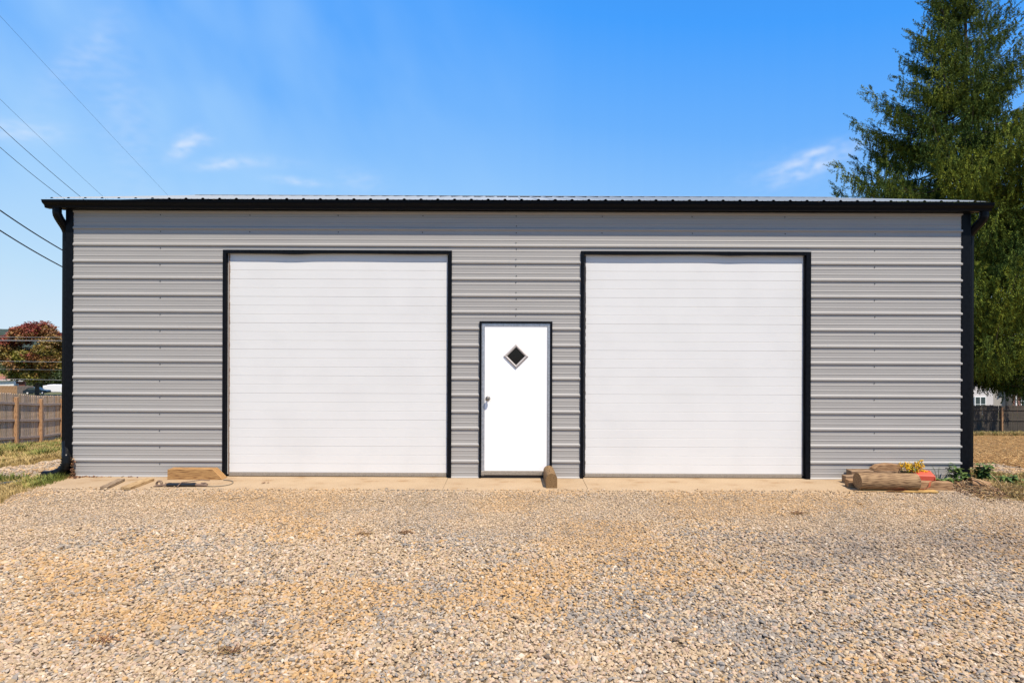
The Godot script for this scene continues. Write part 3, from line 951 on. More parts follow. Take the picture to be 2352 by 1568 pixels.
func apron() -> void:
	var o := Node3D.new()
	o.name = "concrete_pavement"
	add_child(o, true)
	tag(o, "narrow tan concrete apron along the foot of the garage front", "pavement", "", "structure")
	# three pours with sawn joints between them; the front edge is chipped
	for e in [[-6.13, -0.8775, 0.0], [-0.8725, 0.9735, 1.0], [0.9785, 5.74, 2.0]]:
		var s := Shape.new()
		var k := int((e[1] - e[0]) / 0.06)
		for i in k:
			var xa := lerpf(e[0], e[1], float(i) / k)
			var xb := lerpf(e[0], e[1], float(i + 1) / k)
			var za := 0.678 + 0.012 * fine.get_noise_1d(xa * 30.0)
			var zb := 0.678 + 0.012 * fine.get_noise_1d(xb * 30.0)
			s.quad(Vector3(xa, 0, za), Vector3(xb, 0, zb), Vector3(xb, 0, -0.12), Vector3(xa, 0, -0.12))
			s.quad(Vector3(xa, -0.008, za + 0.008), Vector3(xb, -0.008, zb + 0.008), Vector3(xb, 0, zb), Vector3(xa, 0, za))
			s.quad(Vector3(xa, -0.30, za + 0.010), Vector3(xb, -0.30, zb + 0.010), Vector3(xb, -0.008, zb + 0.008), Vector3(xa, -0.008, za + 0.008))
		for x in [e[0], e[1]]:
			s.quad(Vector3(x, -0.3, -0.12), Vector3(x, -0.3, 0.68), Vector3(x, 0, 0.678), Vector3(x, 0, -0.12))
		put("slab", s.mesh(), mat["concrete"], o)
	put("joint_filler", span(-0.8774, -0.8726, -0.2, -0.006, -0.12, 0.676, 0.0), mat["joint"], o)
	put("joint_filler", span(0.9736, 0.9784, -0.2, -0.006, -0.12, 0.676, 0.0), mat["joint"], o)

# ------------------------------------------------------------------ things lying about
func lumber(called: String, label: String, size: Vector3, key: String, at: Vector3, turn: float, category := "board", group := "", tilt := 0.0) -> Node3D:
	var s := Shape.new()
	s.box(Vector3(0, size.y / 2.0, 0), size, 0.004)
	var o := put(called, s.mesh(), mat[key])
	o.position = at
	o.rotation = Vector3(0, turn, tilt)
	return tag(o, label, category, group)

func oddments() -> void:
	# bevelled timber against the wall
	var t := Shape.new()
	t.extrude(PackedVector2Array([Vector2(-0.37, 0.003), Vector2(-0.366, 0.0), Vector2(0.365, 0.0), Vector2(0.368, 0.004), Vector2(0.238, 0.134), Vector2(0.234, 0.137), Vector2(-0.364, 0.137), Vector2(-0.37, 0.131)]), -0.068, 0.068)
	var o: Node3D = put("timber", t.mesh(), mat["timber"])
	o.position = Vector3(-4.275, 0.001, 0.098)
	tag(o, "thick golden timber with one slanted end against the wall beside the left garage door", "timber")
	lumber("board", "short weathered grey board on the apron, leftmost of the two loose boards", Vector3(0.42, 0.037, 0.092), "grey_board", Vector3(-5.165, 0.001, 0.475), PI / 2 + 0.16, "board", "loose boards on the apron")
	lumber("board", "wider pale tan board on the apron between the grey board and the black ram", Vector3(0.46, 0.037, 0.128), "pale_board", Vector3(-4.845, 0.001, 0.465), PI / 2 - 0.03, "board", "loose boards on the apron")
	# black cylinder with rusty fittings
	var c := thing("hydraulic_ram", "black hydraulic ram with rusty end fittings lying on the apron before the slanted timber", "hydraulic ram", Vector3(-4.24, 0.0, 0.53), 0.03)
	var tube := Shape.new()
	tube.tube(PackedVector3Array([Vector3(-0.185, 0.026, 0), Vector3(-0.17, 0.026, 0), Vector3(0.175, 0.026, 0), Vector3(0.18, 0.026, 0)]), PackedFloat32Array([0.021, 0.024, 0.024, 0.021]), 18)
	for x in [-0.165, 0.13]:
		tube.tube(PackedVector3Array([Vector3(x, 0.026, 0), Vector3(x + 0.03, 0.026, 0)]), PackedFloat32Array([0.0262, 0.0262]), 18)
	put("barrel", tube.mesh(), mat["cylinder_black"], c)
	var rod := Shape.new()
	rod.tube(PackedVector3Array([Vector3(0.18, 0.024, 0), Vector3(0.24, 0.021, 0.004), Vector3(0.33, 0.016, 0.012)]), PackedFloat32Array([0.018, 0.017, 0.011]), 12)
	put("rod", rod.mesh(), mat["rust"], c)
	var eye := Shape.new()
	for ring in [[0.036, 0.006, -0.012], [0.024, 0.006, 0.0], [0.034, 0.005, 0.013]]:
		var pts := PackedVector3Array()
		for i in 17:
			var a := TAU * i / 16.0
			pts.append(Vector3(-0.285 + cos(a) * ring[0], 0.042 + sin(a) * ring[0] * 0.95, ring[2]))
		eye.tube(pts, PackedFloat32Array([ring[1]]), 8)
	eye.tube(PackedVector3Array([Vector3(-0.345, 0.012, 0.02), Vector3(-0.27, 0.02, 0.01), Vector3(-0.185, 0.026, 0)]), PackedFloat32Array([0.006, 0.012, 0.014]), 10)
	eye.tube(PackedVector3Array([Vector3(-0.205, 0.004, 0.02), Vector3(-0.198, 0.052, 0.0)]), PackedFloat32Array([0.007]), 8)
	put("end_fitting", eye.mesh(), mat["rust"], c)
	var lever := Shape.new()
	lever.tube(PackedVector3Array([Vector3(-0.03, 0.003, 0.06), Vector3(-0.015, 0.035, 0.03), Vector3(0.0, 0.056, 0.0), Vector3(0.08, 0.058, -0.03), Vector3(0.2, 0.062, -0.10), Vector3(0.30, 0.052, -0.11)]), PackedFloat32Array([0.006]), 8)
	lever.tube(PackedVector3Array([Vector3(0.235, 0.036, -0.02), Vector3(0.29, 0.040, -0.02), Vector3(0.33, 0.03, 0.0)]), PackedFloat32Array([0.012, 0.010, 0.006]), 8)
	put("lever", lever.mesh(), mat["rust"], c)
	var cord := Shape.new()
	var cp := PackedVector3Array()
	for p in [Vector3(-3.92, 0.012, 0.53), Vector3(-3.84, 0.007, 0.535), Vector3(-3.75, 0.007, 0.515), Vector3(-3.69, 0.007, 0.47), Vector3(-3.665, 0.007, 0.41), Vector3(-3.68, 0.008, 0.33), Vector3(-3.72, 0.008, 0.26), Vector3(-3.79, 0.008, 0.215), Vector3(-3.87, 0.008, 0.20)]:
		cp.append(p)
	var curve := Curve3D.new()
	for i in cp.size():
		var tn := (cp[mini(i + 1, cp.size() - 1)] - cp[maxi(i - 1, 0)]) / 6.0
		curve.add_point(cp[i], -tn, tn)
	cord.tube(curve.tessellate(4, 3), PackedFloat32Array([0.0065]), 8)
	tag(put("cord", cord.mesh(), mat["rope"]), "thin brown cord curving from the black ram towards the slanted timber end", "cord")
	# arched block by the entry door
	var b := Shape.new()
	var arch := PackedVector2Array([Vector2(-0.068, 0.0), Vector2(0.068, 0.0), Vector2(0.071, 0.004), Vector2(0.071, 0.115)])
	for i in 13:
		var a := PI * i / 12.0
		arch.append(Vector2(cos(a) * 0.071, 0.120 + sin(a) * 0.066))
	arch.append(Vector2(-0.071, 0.004))
	b.extrude(arch, -0.24, 0.24)
	o = put("wood_block", b.mesh(), mat["block_wood"])
	o.position = Vector3(0.512, 0.001, 0.30)
	o.rotation.y = 0.02
	tag(o, "short round-topped brown timber block standing end-on beside the entry door", "wood block")
	# the pile at the right
	var lg := Shape.new()
	var outline := PackedVector2Array()
	for i in 26:
		var a := TAU * i / 26.0
		var r := 0.101 * (1.0 + 0.035 * fine.get_noise_1d(i * 37.0))
		outline.append(Vector2(cos(a) * r, maxf(0.103 + sin(a) * r * 1.02, 0.006)))
	lg.extrude(outline, -0.365, 0.365, Transform3D(Basis(Vector3.UP, PI / 2), Vector3.ZERO))
	o = put("log", lg.mesh(), mat["log_wood"])
	o.position = Vector3(4.77, 0.022, 0.585)
	o.rotation = Vector3(0.25, -0.03, 0.0)
	tag(o, "thick round brown log at the front of the wood pile by the right corner", "log")
	lumber("timber", "long square brown timber running out to the right from under the log", Vector3(1.27, 0.098, 0.095), "brown_timber", Vector3(5.01, 0.001, 0.475), -0.10, "timber", "square timbers in the wood pile")
	lumber("timber", "square grey-brown timber with its dark end showing left behind the log", Vector3(0.80, 0.10, 0.095), "old_timber", Vector3(4.86, 0.001, 0.20), 0.02, "timber", "square timbers in the wood pile")
	lumber("timber", "thickest timber of the pile, lying nearest the wall behind the log", Vector3(0.80, 0.145, 0.125), "old_timber", Vector3(5.00, 0.001, 0.085), 0.0, "timber", "square timbers in the wood pile")
	lumber("board", "thin yellow board under the log at the edge of the apron", Vector3(0.90, 0.024, 0.085), "yellow_board", Vector3(4.90, 0.001, 0.645), -0.085, "board")
	lumber("lath", "thin pale strip of wood on the gravel edge before the yellow board", Vector3(0.75, 0.012, 0.03), "pale_board", Vector3(4.70, 0.001, 0.664), -0.02, "lath")
	var w := Shape.new()
	w.extrude(PackedVector2Array([Vector2(-0.20, 0.0), Vector2(0.195, 0.0), Vector2(0.20, 0.07), Vector2(0.11, 0.082), Vector2(0.02, 0.088), Vector2(-0.12, 0.072), Vector2(-0.185, 0.03)]), -0.05, 0.055)
	o = put("split_wood", w.mesh(), mat["brown_timber"])
	o.position = Vector3(5.10, 0.147, 0.085)
	o.rotation.y = 0.06
	tag(o, "split chunk of wood lying on top of the timber pile", "split wood")
	# red plastic block with a sloped top, hollow rim
	var r := thing("plastic_block", "red plastic block with a sloped top standing behind the long brown timber", "plastic block", Vector3(5.47, 0.05, 0.275), -0.10)
	var body := Shape.new()
	body.extrude(PackedVector2Array([Vector2(-0.10, 0.0), Vector2(0.065, 0.0), Vector2(0.07, 0.006), Vector2(0.07, 0.078), Vector2(0.062, 0.085), Vector2(-0.03, 0.118), Vector2(-0.045, 0.122), Vector2(-0.092, 0.122), Vector2(-0.10, 0.114)]), -0.115, 0.115, Transform3D(Basis(Vector3(0, 0, 1), Vector3.UP, Vector3(-1, 0, 0)), Vector3.ZERO))
	put("body", body.mesh(), mat["red_plastic"], r)
	var rim := Shape.new()
	for e in [[-0.117, 0.012], [0.105, 0.012]]:
		rim.extrude(PackedVector2Array([Vector2(0.06, 0.0), Vector2(0.076, 0.0), Vector2(0.076, 0.063), Vector2(-0.035, 0.126), Vector2(-0.06, 0.127), Vector2(-0.06, 0.118), Vector2(-0.04, 0.115), Vector2(0.06, 0.058)]), e[0], e[0] + e[1], Transform3D(Basis(Vector3(0, 0, 1), Vector3.UP, Vector3(-1, 0, 0)), Vector3.ZERO))
	put("rim", rim.mesh(), mat["red_plastic"], r)
	var strap := Shape.new()
	var sp := [Vector3(5.58, 0.105, 0.44), Vector3(5.44, 0.105, 0.50), Vector3(5.36, 0.104, 0.56), Vector3(5.31, 0.055, 0.615), Vector3(5.20, 0.036, 0.66), Vector3(5.05, 0.034, 0.665), Vector3(4.90, 0.032, 0.69), Vector3(4.72, 0.010, 0.672)]
	for i in sp.size() - 1:
		var side := Vector3(0.004, 0.006, 0.012)
		strap.quad(sp[i] + side, sp[i + 1] + side, sp[i + 1] - side, sp[i] - side)
		strap.quad(sp[i] - side - Vector3(0, 0.003, 0), sp[i + 1] - side - Vector3(0, 0.003, 0), sp[i + 1] + side - Vector3(0, 0.003, 0), sp[i] + side - Vector3(0, 0.003, 0))
	tag(put("strap", strap.mesh(), mat["strap"]), "faded red strap trailing over the long timber and the yellow board", "strap")
	# broken bark and stick on the mound
	var bark := Shape.new()
	var bp := PackedVector2Array()
	for i in 12:
		var a := PI * i / 11.0
		bp.append(Vector2(cos(a) * 0.075, sin(a) * 0.06 * (1.0 + 0.25 * fine.get_noise_1d(i * 50.0))))
	for i in 12:
		var a := PI * (11 - i) / 11.0
		bp.append(Vector2(cos(a) * 0.060, sin(a) * 0.042))
	bark.extrude(bp, -0.16, 0.17, Transform3D(Basis(Vector3.UP, PI / 2), Vector3.ZERO))
	o = put("bark_piece", bark.mesh(), mat["brown_timber"])
	o.position = Vector3(6.10, land(6.1, 7.3) - 0.01, 0.50)
	o.rotation = Vector3(0.12, -0.30, -0.22)
	tag(o, "curved broken piece of brown bark on the debris heap", "bark")
	for e in [[Vector3(5.93, 0.150, 0.50), Vector3(6.06, 0.075, 0.60), "pale bare stick leaning on the debris heap, left of two", 0.008], [Vector3(6.18, 0.20, 0.50), Vector3(6.26, 0.04, 0.60), "straw-coloured upright stalk on the debris heap, right of two", 0.006]]:
		var st := Shape.new()
		st.tube(PackedVector3Array([e[0], (e[0] + e[1]) / 2.0 + Vector3(0.01, 0.008, 0), e[1]]), PackedFloat32Array([e[3], e[3] * 1.1, e[3]]), 7)
		tag(put("stick", st.mesh(), mat["pale_board"]), e[2], "stick")
	var leafy := Shape.new()
	for i in 5:
		leafy.tint = Color(0.25, 0.12, 0.06)
		var q := Vector3(rng.randfn(0, 0.022), 0.006, rng.randfn(0, 0.01))
		leafy.quad(q + Vector3(-0.02, 0, 0), q + Vector3(0, 0.008, 0.012), q + Vector3(0.022, 0.004, 0), q + Vector3(0, 0.01, -0.012))
	o = put("dead_leaf", leafy.mesh(), mat["leaf"])
	o.position = Vector3(-3.25, 0.002, 0.36)
	tag(o, "curled brown leaf lying on the apron before the left garage door", "leaf")
	# flat dark hose in the grass by the drain elbow
	var hose := Shape.new()
	var hp := PackedVector3Array()
	for p in [Vector2(-6.40, 7.72), Vector2(-6.50, 7.62), Vector2(-6.60, 7.52), Vector2(-6.68, 7.40), Vector2(-6.74, 7.26), Vector2(-6.78, 7.18)]:
		hp.append(world(p.x, p.y, 0.035))
	hose.tube(hp, PackedFloat32Array([0.022, 0.024, 0.024, 0.024, 0.023, 0.02]), 10, true, 0.0, Vector2(1.2, 0.7))
	tag(put("hose", hose.mesh(), mat["hose"]), "dark hose lying in the grass below the drain elbow", "hose")

func plant_leaf(s: Shape, at: Vector3, dir: Vector3, l: float, w: float) -> void:
	var side := dir.cross(Vector3.UP).normalized() * w
	if side.length() < 0.001:
		side = Vector3.RIGHT * w
	var mid := at + dir * l * 0.45 + Vector3.UP * l * 0.05
	var tip := at + dir * l - Vector3.UP * l * 0.12
	var fold := Vector3.UP * w * 0.35
	s.tri(at, mid - side + fold, mid)
	s.tri(at, mid, mid + side + fold)
	s.tri(mid, mid - side + fold, tip)
	s.tri(mid, tip, mid + side + fold)

func weeds() -> void:
	# goldenrod behind the log
	var g := thing("goldenrod", "bright yellow flowering weed growing behind the log at the right", "flower", Vector3(5.36, 0.0, 0.20))
	var stems := Shape.new()
	var leaves := Shape.new()
	var bloom := Shape.new()
	rng.seed = 77
	for k in 14:
		var a := lerpf(-1.3, 1.3, (k + rng.randf()) / 14.0)
		var reach := rng.randf_range(0.10, 0.22)
		var base := Vector3(rng.randf_range(-0.05, 0.08), 0, rng.randf_range(-0.03, 0.05))
		var top := base + Vector3(sin(a) * reach, rng.randf_range(0.22, 0.33) - absf(sin(a)) * 0.06, cos(a) * 0.06 * rng.randf())
		var mid := (base + top) / 2.0 + Vector3(0, 0.04, 0)
		stems.tube(PackedVector3Array([base, mid, top]), PackedFloat32Array([0.004, 0.003, 0.002]), 5)
		for i in 14:
			leaves.tint = Color(0.09, 0.14, 0.03).lerp(Color(0.22, 0.22, 0.04), rng.randf())
			var t := rng.randf_range(0.15, 0.85)
			var d := Vector3(rng.randf_range(-1, 1), rng.randf_range(-0.2, 0.6), rng.randf_range(-0.6, 1)).normalized()
			plant_leaf(leaves, base.lerp(mid, minf(t * 2.0, 1.0)).lerp(top, maxf(0.0, t * 2.0 - 1.0)), d, rng.randf_range(0.04, 0.08), 0.008)
		for i in 36:
			bloom.tint = Color(0.80, 0.52, 0.01).lerp(Color(0.70, 0.36, 0.01), rng.randf())
			var t := pow(rng.randf(), 0.8)
			var q := mid.lerp(top + Vector3(signf(sin(a)) * 0.03, -0.01, 0), 0.35 + 0.65 * t) + Vector3(rng.randfn(0, 0.013), rng.randfn(0, 0.012) + 0.008, rng.randfn(0, 0.013))
			bloom.box(q, Vector3.ONE * rng.randf_range(0.006, 0.014), 0.002, Transform3D())
	put("stems", stems.mesh(), mat["rope"], g)
	put("leaves", leaves.mesh(), mat["leaf"], g)
	put("flowers", bloom.mesh(), mat["leaf"], g)
	# green weeds: x, z, height, spread, leaf length, how many stems, label
	for e in [
		[5.78, 0.14, 0.30, 0.22, 0.035, 4, "thin feathery weed leaning on the wall right of the yellow flowers"],
		[5.80, 0.20, 0.07, 0.26, 0.07, 12, "low spreading green weed at the wall foot behind the red block"],
		[6.00, 0.13, 0.25, 0.09, 0.075, 7, "broad-leaved green weed in front of the wall just left of the corner trim"],
		[6.20, 0.12, 0.14, 0.13, 0.075, 8, "dark leafy weed at the very foot of the right corner trim"],
		[6.36, 0.16, 0.28, 0.16, 0.09, 15, "tall leafy green weed beside the right corner of the garage"],
		[6.60, 0.25, 0.14, 0.22, 0.08, 12, "lower leafy weed right of the tall one at the garage corner"]]:
		var p := Vector3(e[0], 0.0 if e[0] < 6.13 else land(e[0], EYE.z - e[1]), e[1])
		var w := thing("weed", e[6], "weed", p, 0.0, "green weeds by the right corner")
		var st := Shape.new()
		var lv := Shape.new()
		for k in e[5]:
			var a := rng.randf() * TAU
			var lean: Vector3 = Vector3(cos(a), 0, absf(sin(a)) * 0.6) * e[3] * rng.randf_range(0.2, 1.0)
			var top: Vector3 = lean + Vector3(0, e[2] * rng.randf_range(0.55, 1.05), 0)
			var mid := top * 0.5 + Vector3(0, e[2] * 0.12, 0)
			st.tube(PackedVector3Array([Vector3.ZERO, mid, top]), PackedFloat32Array([0.004, 0.003, 0.0015]), 5)
			for i in 11:
				lv.tint = Color(0.07, 0.13, 0.025).lerp(Color(0.19, 0.23, 0.04), rng.randf() * rng.randf())
				var t := rng.randf_range(0.2, 1.0)
				var q := Vector3.ZERO.lerp(mid, minf(t * 2.0, 1.0)).lerp(top, maxf(0.0, t * 2.0 - 1.0))
				var b := rng.randf() * TAU
				plant_leaf(lv, q, Vector3(cos(b), rng.randf_range(-0.35, 0.4), sin(b)).normalized(), e[4] * rng.randf_range(0.7, 1.4), e[4] * (0.12 if e[4] < 0.04 else 0.32))
		put("stems", st.mesh(), mat["rope"], w)
		put("leaves", lv.mesh(), mat["leaf"], w)

# ------------------------------------------------------------------ fences
func picket(h: float, w: float) -> ArrayMesh:
	var s := Shape.new()
	s.extrude(PackedVector2Array([Vector2(-w, 0), Vector2(w, 0), Vector2(w, h - 0.035), Vector2(w - 0.035, h), Vector2(-w + 0.035, h), Vector2(-w, h - 0.035)]), -0.009, 0.009)
	return s.mesh()

func left_fence() -> void:
	var f := thing("wooden_fence", "weathered grey picket fence with brown posts and rails, left of the garage", "fence")
	var step := Vector3(-0.50, 0, -1.65)
	var along := step.normalized()
	var toward := Vector3(0.957, 0, -0.290)
	var turn := atan2(toward.x, toward.z)
	var p0 := Vector3(-17.6, 0, EYE.z - 20.0) - step * 2.0
	var one := picket(1.83, 0.064)
	for k in 7:
		var p := p0 + step * k
		var q := p + step
		p.y = land(p.x, EYE.z - p.z)
		q.y = land(q.x, EYE.z - q.z)
		var post := put("post", span(-0.06, 0.06, -0.3, 1.72, -0.05, 0.05, 0.006), mat["fence_post"], f)
		post.position = p + toward * 0.065
		post.rotation.y = turn
		for h in [0.28, 0.90, 1.50]:
			var r := Shape.new()
			var dir := (q - p)
			var x := Transform3D(Basis(dir.normalized(), Vector3.UP, toward), (p + q) / 2.0 + Vector3(0, h, 0) + toward * 0.030)
			r.box(Vector3.ZERO, Vector3(dir.length() - 0.004, 0.088, 0.038), 0.004, x)
			put("rail", r.mesh(), mat["fence_rail"], f)
		for i in 12:
			var at := p.lerp(q, (i + 0.5) / 12.0)
			var tan: bool = (k >= 3 and i > 8 and rng.randf() < 0.5)
			var o := put("picket", one, mat["picket_tan"] if tan else mat["picket_%d" % (rng.randi() % 5)], f)
			o.position = at + Vector3(0, 0.02 + rng.randf_range(-0.012, 0.012), 0)
			o.rotation = Vector3(0, turn, rng.randf_range(-0.006, 0.006))

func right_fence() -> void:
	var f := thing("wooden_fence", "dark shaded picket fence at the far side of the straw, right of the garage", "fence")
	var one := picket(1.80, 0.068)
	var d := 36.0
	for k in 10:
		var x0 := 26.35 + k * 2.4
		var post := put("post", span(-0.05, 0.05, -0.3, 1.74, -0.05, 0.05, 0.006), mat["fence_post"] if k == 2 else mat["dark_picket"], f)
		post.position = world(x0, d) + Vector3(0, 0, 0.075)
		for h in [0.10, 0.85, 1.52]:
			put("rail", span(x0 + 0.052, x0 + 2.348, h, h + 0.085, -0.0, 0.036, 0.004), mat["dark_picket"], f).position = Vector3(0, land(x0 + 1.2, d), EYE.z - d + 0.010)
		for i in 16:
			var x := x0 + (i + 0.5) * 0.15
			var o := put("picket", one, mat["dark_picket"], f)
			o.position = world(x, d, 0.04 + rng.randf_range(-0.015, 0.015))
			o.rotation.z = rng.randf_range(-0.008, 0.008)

# ------------------------------------------------------------------ trees
func needle_spray(seed_: int) -> ArrayMesh:           # hangs along -y, one metre long
	var r := RandomNumberGenerator.new()
	r.seed = seed_
	var s := Shape.new()
	for i in 30:
		var t := pow(r.randf(), 0.9)
		var a := r.randf() * TAU
		var out := Vector3(cos(a), 0, sin(a))
		var o := Vector3(0, -t * 0.92, 0) + out * 0.01
		var l := r.randf_range(0.14, 0.28) * (1.15 - 0.6 * t)
		var d := (out * r.randf_range(0.35, 0.9) + Vector3(0, -r.randf_range(0.5, 1.1), 0)).normalized()
		var side := d.cross(Vector3(sin(a * 3.0), 0.3, cos(a * 2.0))).normalized() * r.randf_range(0.020, 0.037)
		s.tint = Color.WHITE * r.randf_range(0.7, 1.25)
		s.quad(o, o + d * l * 0.5 + side, o + d * l, o + d * l * 0.5 - side)
	return s.mesh()

func spruce() -> void:
	var base := world(31.2, 39.0)
	var t := thing("spruce_tree", "tall dark green spruce with drooping sprays rising behind the right end of the garage", "tree", base)
	var H := 28.8 - base.y
	var trunk := Shape.new()
	trunk.tube(PackedVector3Array([Vector3(0, -0.3, 0), Vector3(0.02, 5, 0), Vector3(-0.05, 12, 0.03), Vector3(0.03, 21, 0), Vector3(0, H, 0)]), PackedFloat32Array([0.5, 0.42, 0.32, 0.18, 0.02]), 12)
	put("trunk", trunk.mesh(), mat["bark"], t)
	var lists := [Many.new(), Many.new(), Many.new()]
	var limbs := Shape.new()
	var h := 4.7
	while h < H - 0.3:
		var fromtop := H - h
		var wide := 0.5 + fromtop * 0.50 if fromtop < 13.5 else minf(7.25 + (fromtop - 13.5) * 0.08, 8.0)
		var old := clampf(fromtop / 12.0, 0.0, 1.0)
		for k in 6:
			var az := rng.randf() * TAU
			var l := wide * (rng.randf_range(0.45, 0.88) if rng.randf() < 0.66 else rng.randf_range(0.92, 1.10))
			var rise := lerpf(0.60, -0.05, old) + rng.randf_range(-0.08, 0.08)
			var sweep := rng.randf_range(0.10, 0.26)
			var dir := Vector3(cos(az), 0, sin(az))
			var side := Vector3(-sin(az), 0, cos(az))
			var y0 := h + rng.randf_range(-0.25, 0.25)
			var bow := rng.randf_range(-0.12, 0.12)
			var pts := PackedVector3Array()
			for i in 9:
				var s := i / 8.0
				pts.append(Vector3(0, y0, 0) + dir * l * s + side * l * bow * s * s + Vector3.UP * l * (rise * s - 0.17 * sin(s * PI) * old + sweep * s * s * s))
			var thick := 0.014 + 0.009 * l
			limbs.tube(pts, PackedFloat32Array([thick, thick * 0.9, thick * 0.8, thick * 0.7, thick * 0.6, thick * 0.45, thick * 0.3, thick * 0.2, thick * 0.1]), 5, false)
			var tone := rng.randf()
			# side branches leave the limb left and right and carry hanging sprays
			var steps := int(l * 3.4) + 4
			for i in steps:
				var s := lerpf(0.12, 1.0, (i + rng.randf()) / steps)
				var f := s * 8.0
				var seg := mini(int(f), 7)
				var p := pts[seg].lerp(pts[seg + 1], f - seg)
				var go := (pts[seg + 1] - pts[seg]).normalized()
				var hand := 1.0 if i % 2 == 0 else -1.0
				var reach := minf(l * 0.26, 1.5) * (0.35 + 0.9 * sin(s * PI * 0.86)) * rng.randf_range(0.5, 1.1)
				if s > 0.93:
					reach *= 0.5
				var sub := (go * rng.randf_range(0.5, 1.0) + side * hand * rng.randf_range(0.5, 1.0) + Vector3.UP * rng.randf_range(-0.12, 0.10)).normalized()
				var sprays := int(reach * 5.6) + 2
				for j in sprays:
					var u := (j + rng.randf()) / sprays
					var q := p + sub * reach * u - Vector3.UP * reach * 0.22 * u * u
					var hang := Vector3(rng.randfn(0.0, 0.10), -1.0, rng.randfn(0.0, 0.10)) + sub * rng.randf_range(0.0, 0.35)
					var len := rng.randf_range(0.55, 1.50) * lerpf(0.55, 1.0, old) * (1.0 - 0.45 * u)
					var wd := rng.randf_range(0.55, 0.95) * lerpf(0.75, 1.0, old)
					if u > 0.80 or (s > 0.9 and rng.randf() < 0.6):
						hang = sub + go * 0.5 + Vector3.UP * rng.randf_range(-0.1, 0.5)
						len = rng.randf_range(0.35, 0.75)
					var yb := -hang.normalized()
					var xb := yb.cross(Vector3(rng.randfn(), rng.randfn(), rng.randfn())).normalized()
					var bas := Basis(xb * wd, yb * len, xb.cross(yb) * wd)
					var warm := clampf(tone * 0.55 + rng.randf() * 0.55, 0.0, 1.0)
					var kc := Color(0.036, 0.070, 0.015).lerp(Color(0.225, 0.265, 0.032), warm * warm) * rng.randf_range(0.75, 1.2)
					lists[j % 3].add(q, bas, kc)
		h += rng.randf_range(0.46, 0.74) if fromtop > 5.0 else 0.32
	put("limbs", limbs.mesh(), mat["bark"], t)
	for k in 3:
		many("needles", needle_spray(80 + k), mat["needle"], lists[k], t)

func leaf_spray(seed_: int, leaves: int) -> ArrayMesh:
	var r := RandomNumberGenerator.new()
	r.seed = seed_
	var s := Shape.new()
	for i in leaves:
		var o := Vector3(r.randfn(), r.randfn() * 0.7, r.randfn()) * 0.30
		var d := Vector3(r.randfn(), r.randfn() * 0.5, r.randfn()).normalized() * r.randf_range(0.16, 0.30)
		var e := d.cross(Vector3(r.randfn(), r.randfn(), r.randfn())).normalized() * r.randf_range(0.09, 0.16)
		s.tint = Color.WHITE * r.randf_range(0.7, 1.25)
		s.quad(o - d, o + e, o + d, o - e)
	return s.mesh()

func broad_tree(called: String, label: String, base: Vector3, low: float, high: float, radius: float, clumps: int, top_hue: Color, low_hue: Color, group := "") -> Node3D:
	var t := thing(called, label, "tree", base, 0.0, group)
	var trunk := Shape.new()
	trunk.tube(PackedVector3Array([Vector3(0, -0.4, 0), Vector3(0.05, low * 0.6, 0), Vector3(0, low + 1.0, 0), Vector3(0.1, high * 0.75, 0.1)]), PackedFloat32Array([radius * 0.085, radius * 0.065, radius * 0.05, 0.04]), 10)
	for k in 8:
		var a := TAU * k / 8.0 + rng.randf()
		var e := Vector3(cos(a), 0, sin(a)) * radius * rng.randf_range(0.5, 0.8) + Vector3(0, lerpf(low + 1.0, high, rng.randf_range(0.3, 0.75)), 0)
		trunk.tube(PackedVector3Array([Vector3(0, low * rng.randf_range(0.7, 1.1), 0), e * 0.5 + Vector3(0, low * 0.4, 0), e]), PackedFloat32Array([radius * 0.03, radius * 0.02, 0.03]), 6)
	put("trunk", trunk.mesh(), mat["bark"], t)
	var lobes := []
	for k in 34:
		var u := rng.randf_range(-0.95, 1.0)
		var a := rng.randf() * TAU
		var w := sqrt(1.0 - u * u) * 0.78
		lobes.append([Vector3(cos(a) * w * radius, (low + high) / 2.0 + u * (high - low) * 0.40, sin(a) * w * radius), radius * rng.randf_range(0.20, 0.36), rng.randf()])
	var list := Many.new()
	for i in clumps:
		var b: Array = lobes[rng.randi() % lobes.size()]
		var d := Vector3(rng.randfn(), rng.randfn(), rng.randfn()).normalized() * pow(rng.randf(), 0.45)
		var p: Vector3 = b[0] + d * b[1] * Vector3(1.1, 0.8, 1.1)
		var t01 := clampf((p.y - low) / (high - low) * 1.15 - 0.12 + (b[2] - 0.5) * 0.8 + rng.randfn() * 0.12, 0.0, 1.0)
		var k := low_hue.lerp(top_hue, t01) * rng.randf_range(0.7, 1.3)
		var size := rng.randf_range(0.7, 1.25) * radius / 6.0
		list.add(p, Basis.from_euler(Vector3(rng.randf() * TAU, rng.randf() * TAU, 0)).scaled(Vector3.ONE * size), k)
	many("leaves", leaf_spray(90, 14), mat["leaf"], list, t)
	return t

# ------------------------------------------------------------------ the neighbours
func window_on(parent: Node3D, c: Vector3, w: float, h: float, halves: int) -> void:
	var fr := Shape.new()
	fr.box(c, Vector3(w, h, 0.10), 0.01)
	var f := put("window", fr.mesh(), mat["trim_white"], parent)
	var pw := (w - 0.12 * (halves + 1)) / halves
	for i in halves:
		for j in 2:
			put("pane", boxed(c + Vector3(-w / 2.0 + 0.12 + pw / 2.0 + i * (pw + 0.12), (j - 0.5) * (h / 2.0 - 0.05), 0.045), Vector3(pw, h / 2.0 - 0.12, 0.03), 0.0), mat["house_glass"], f)

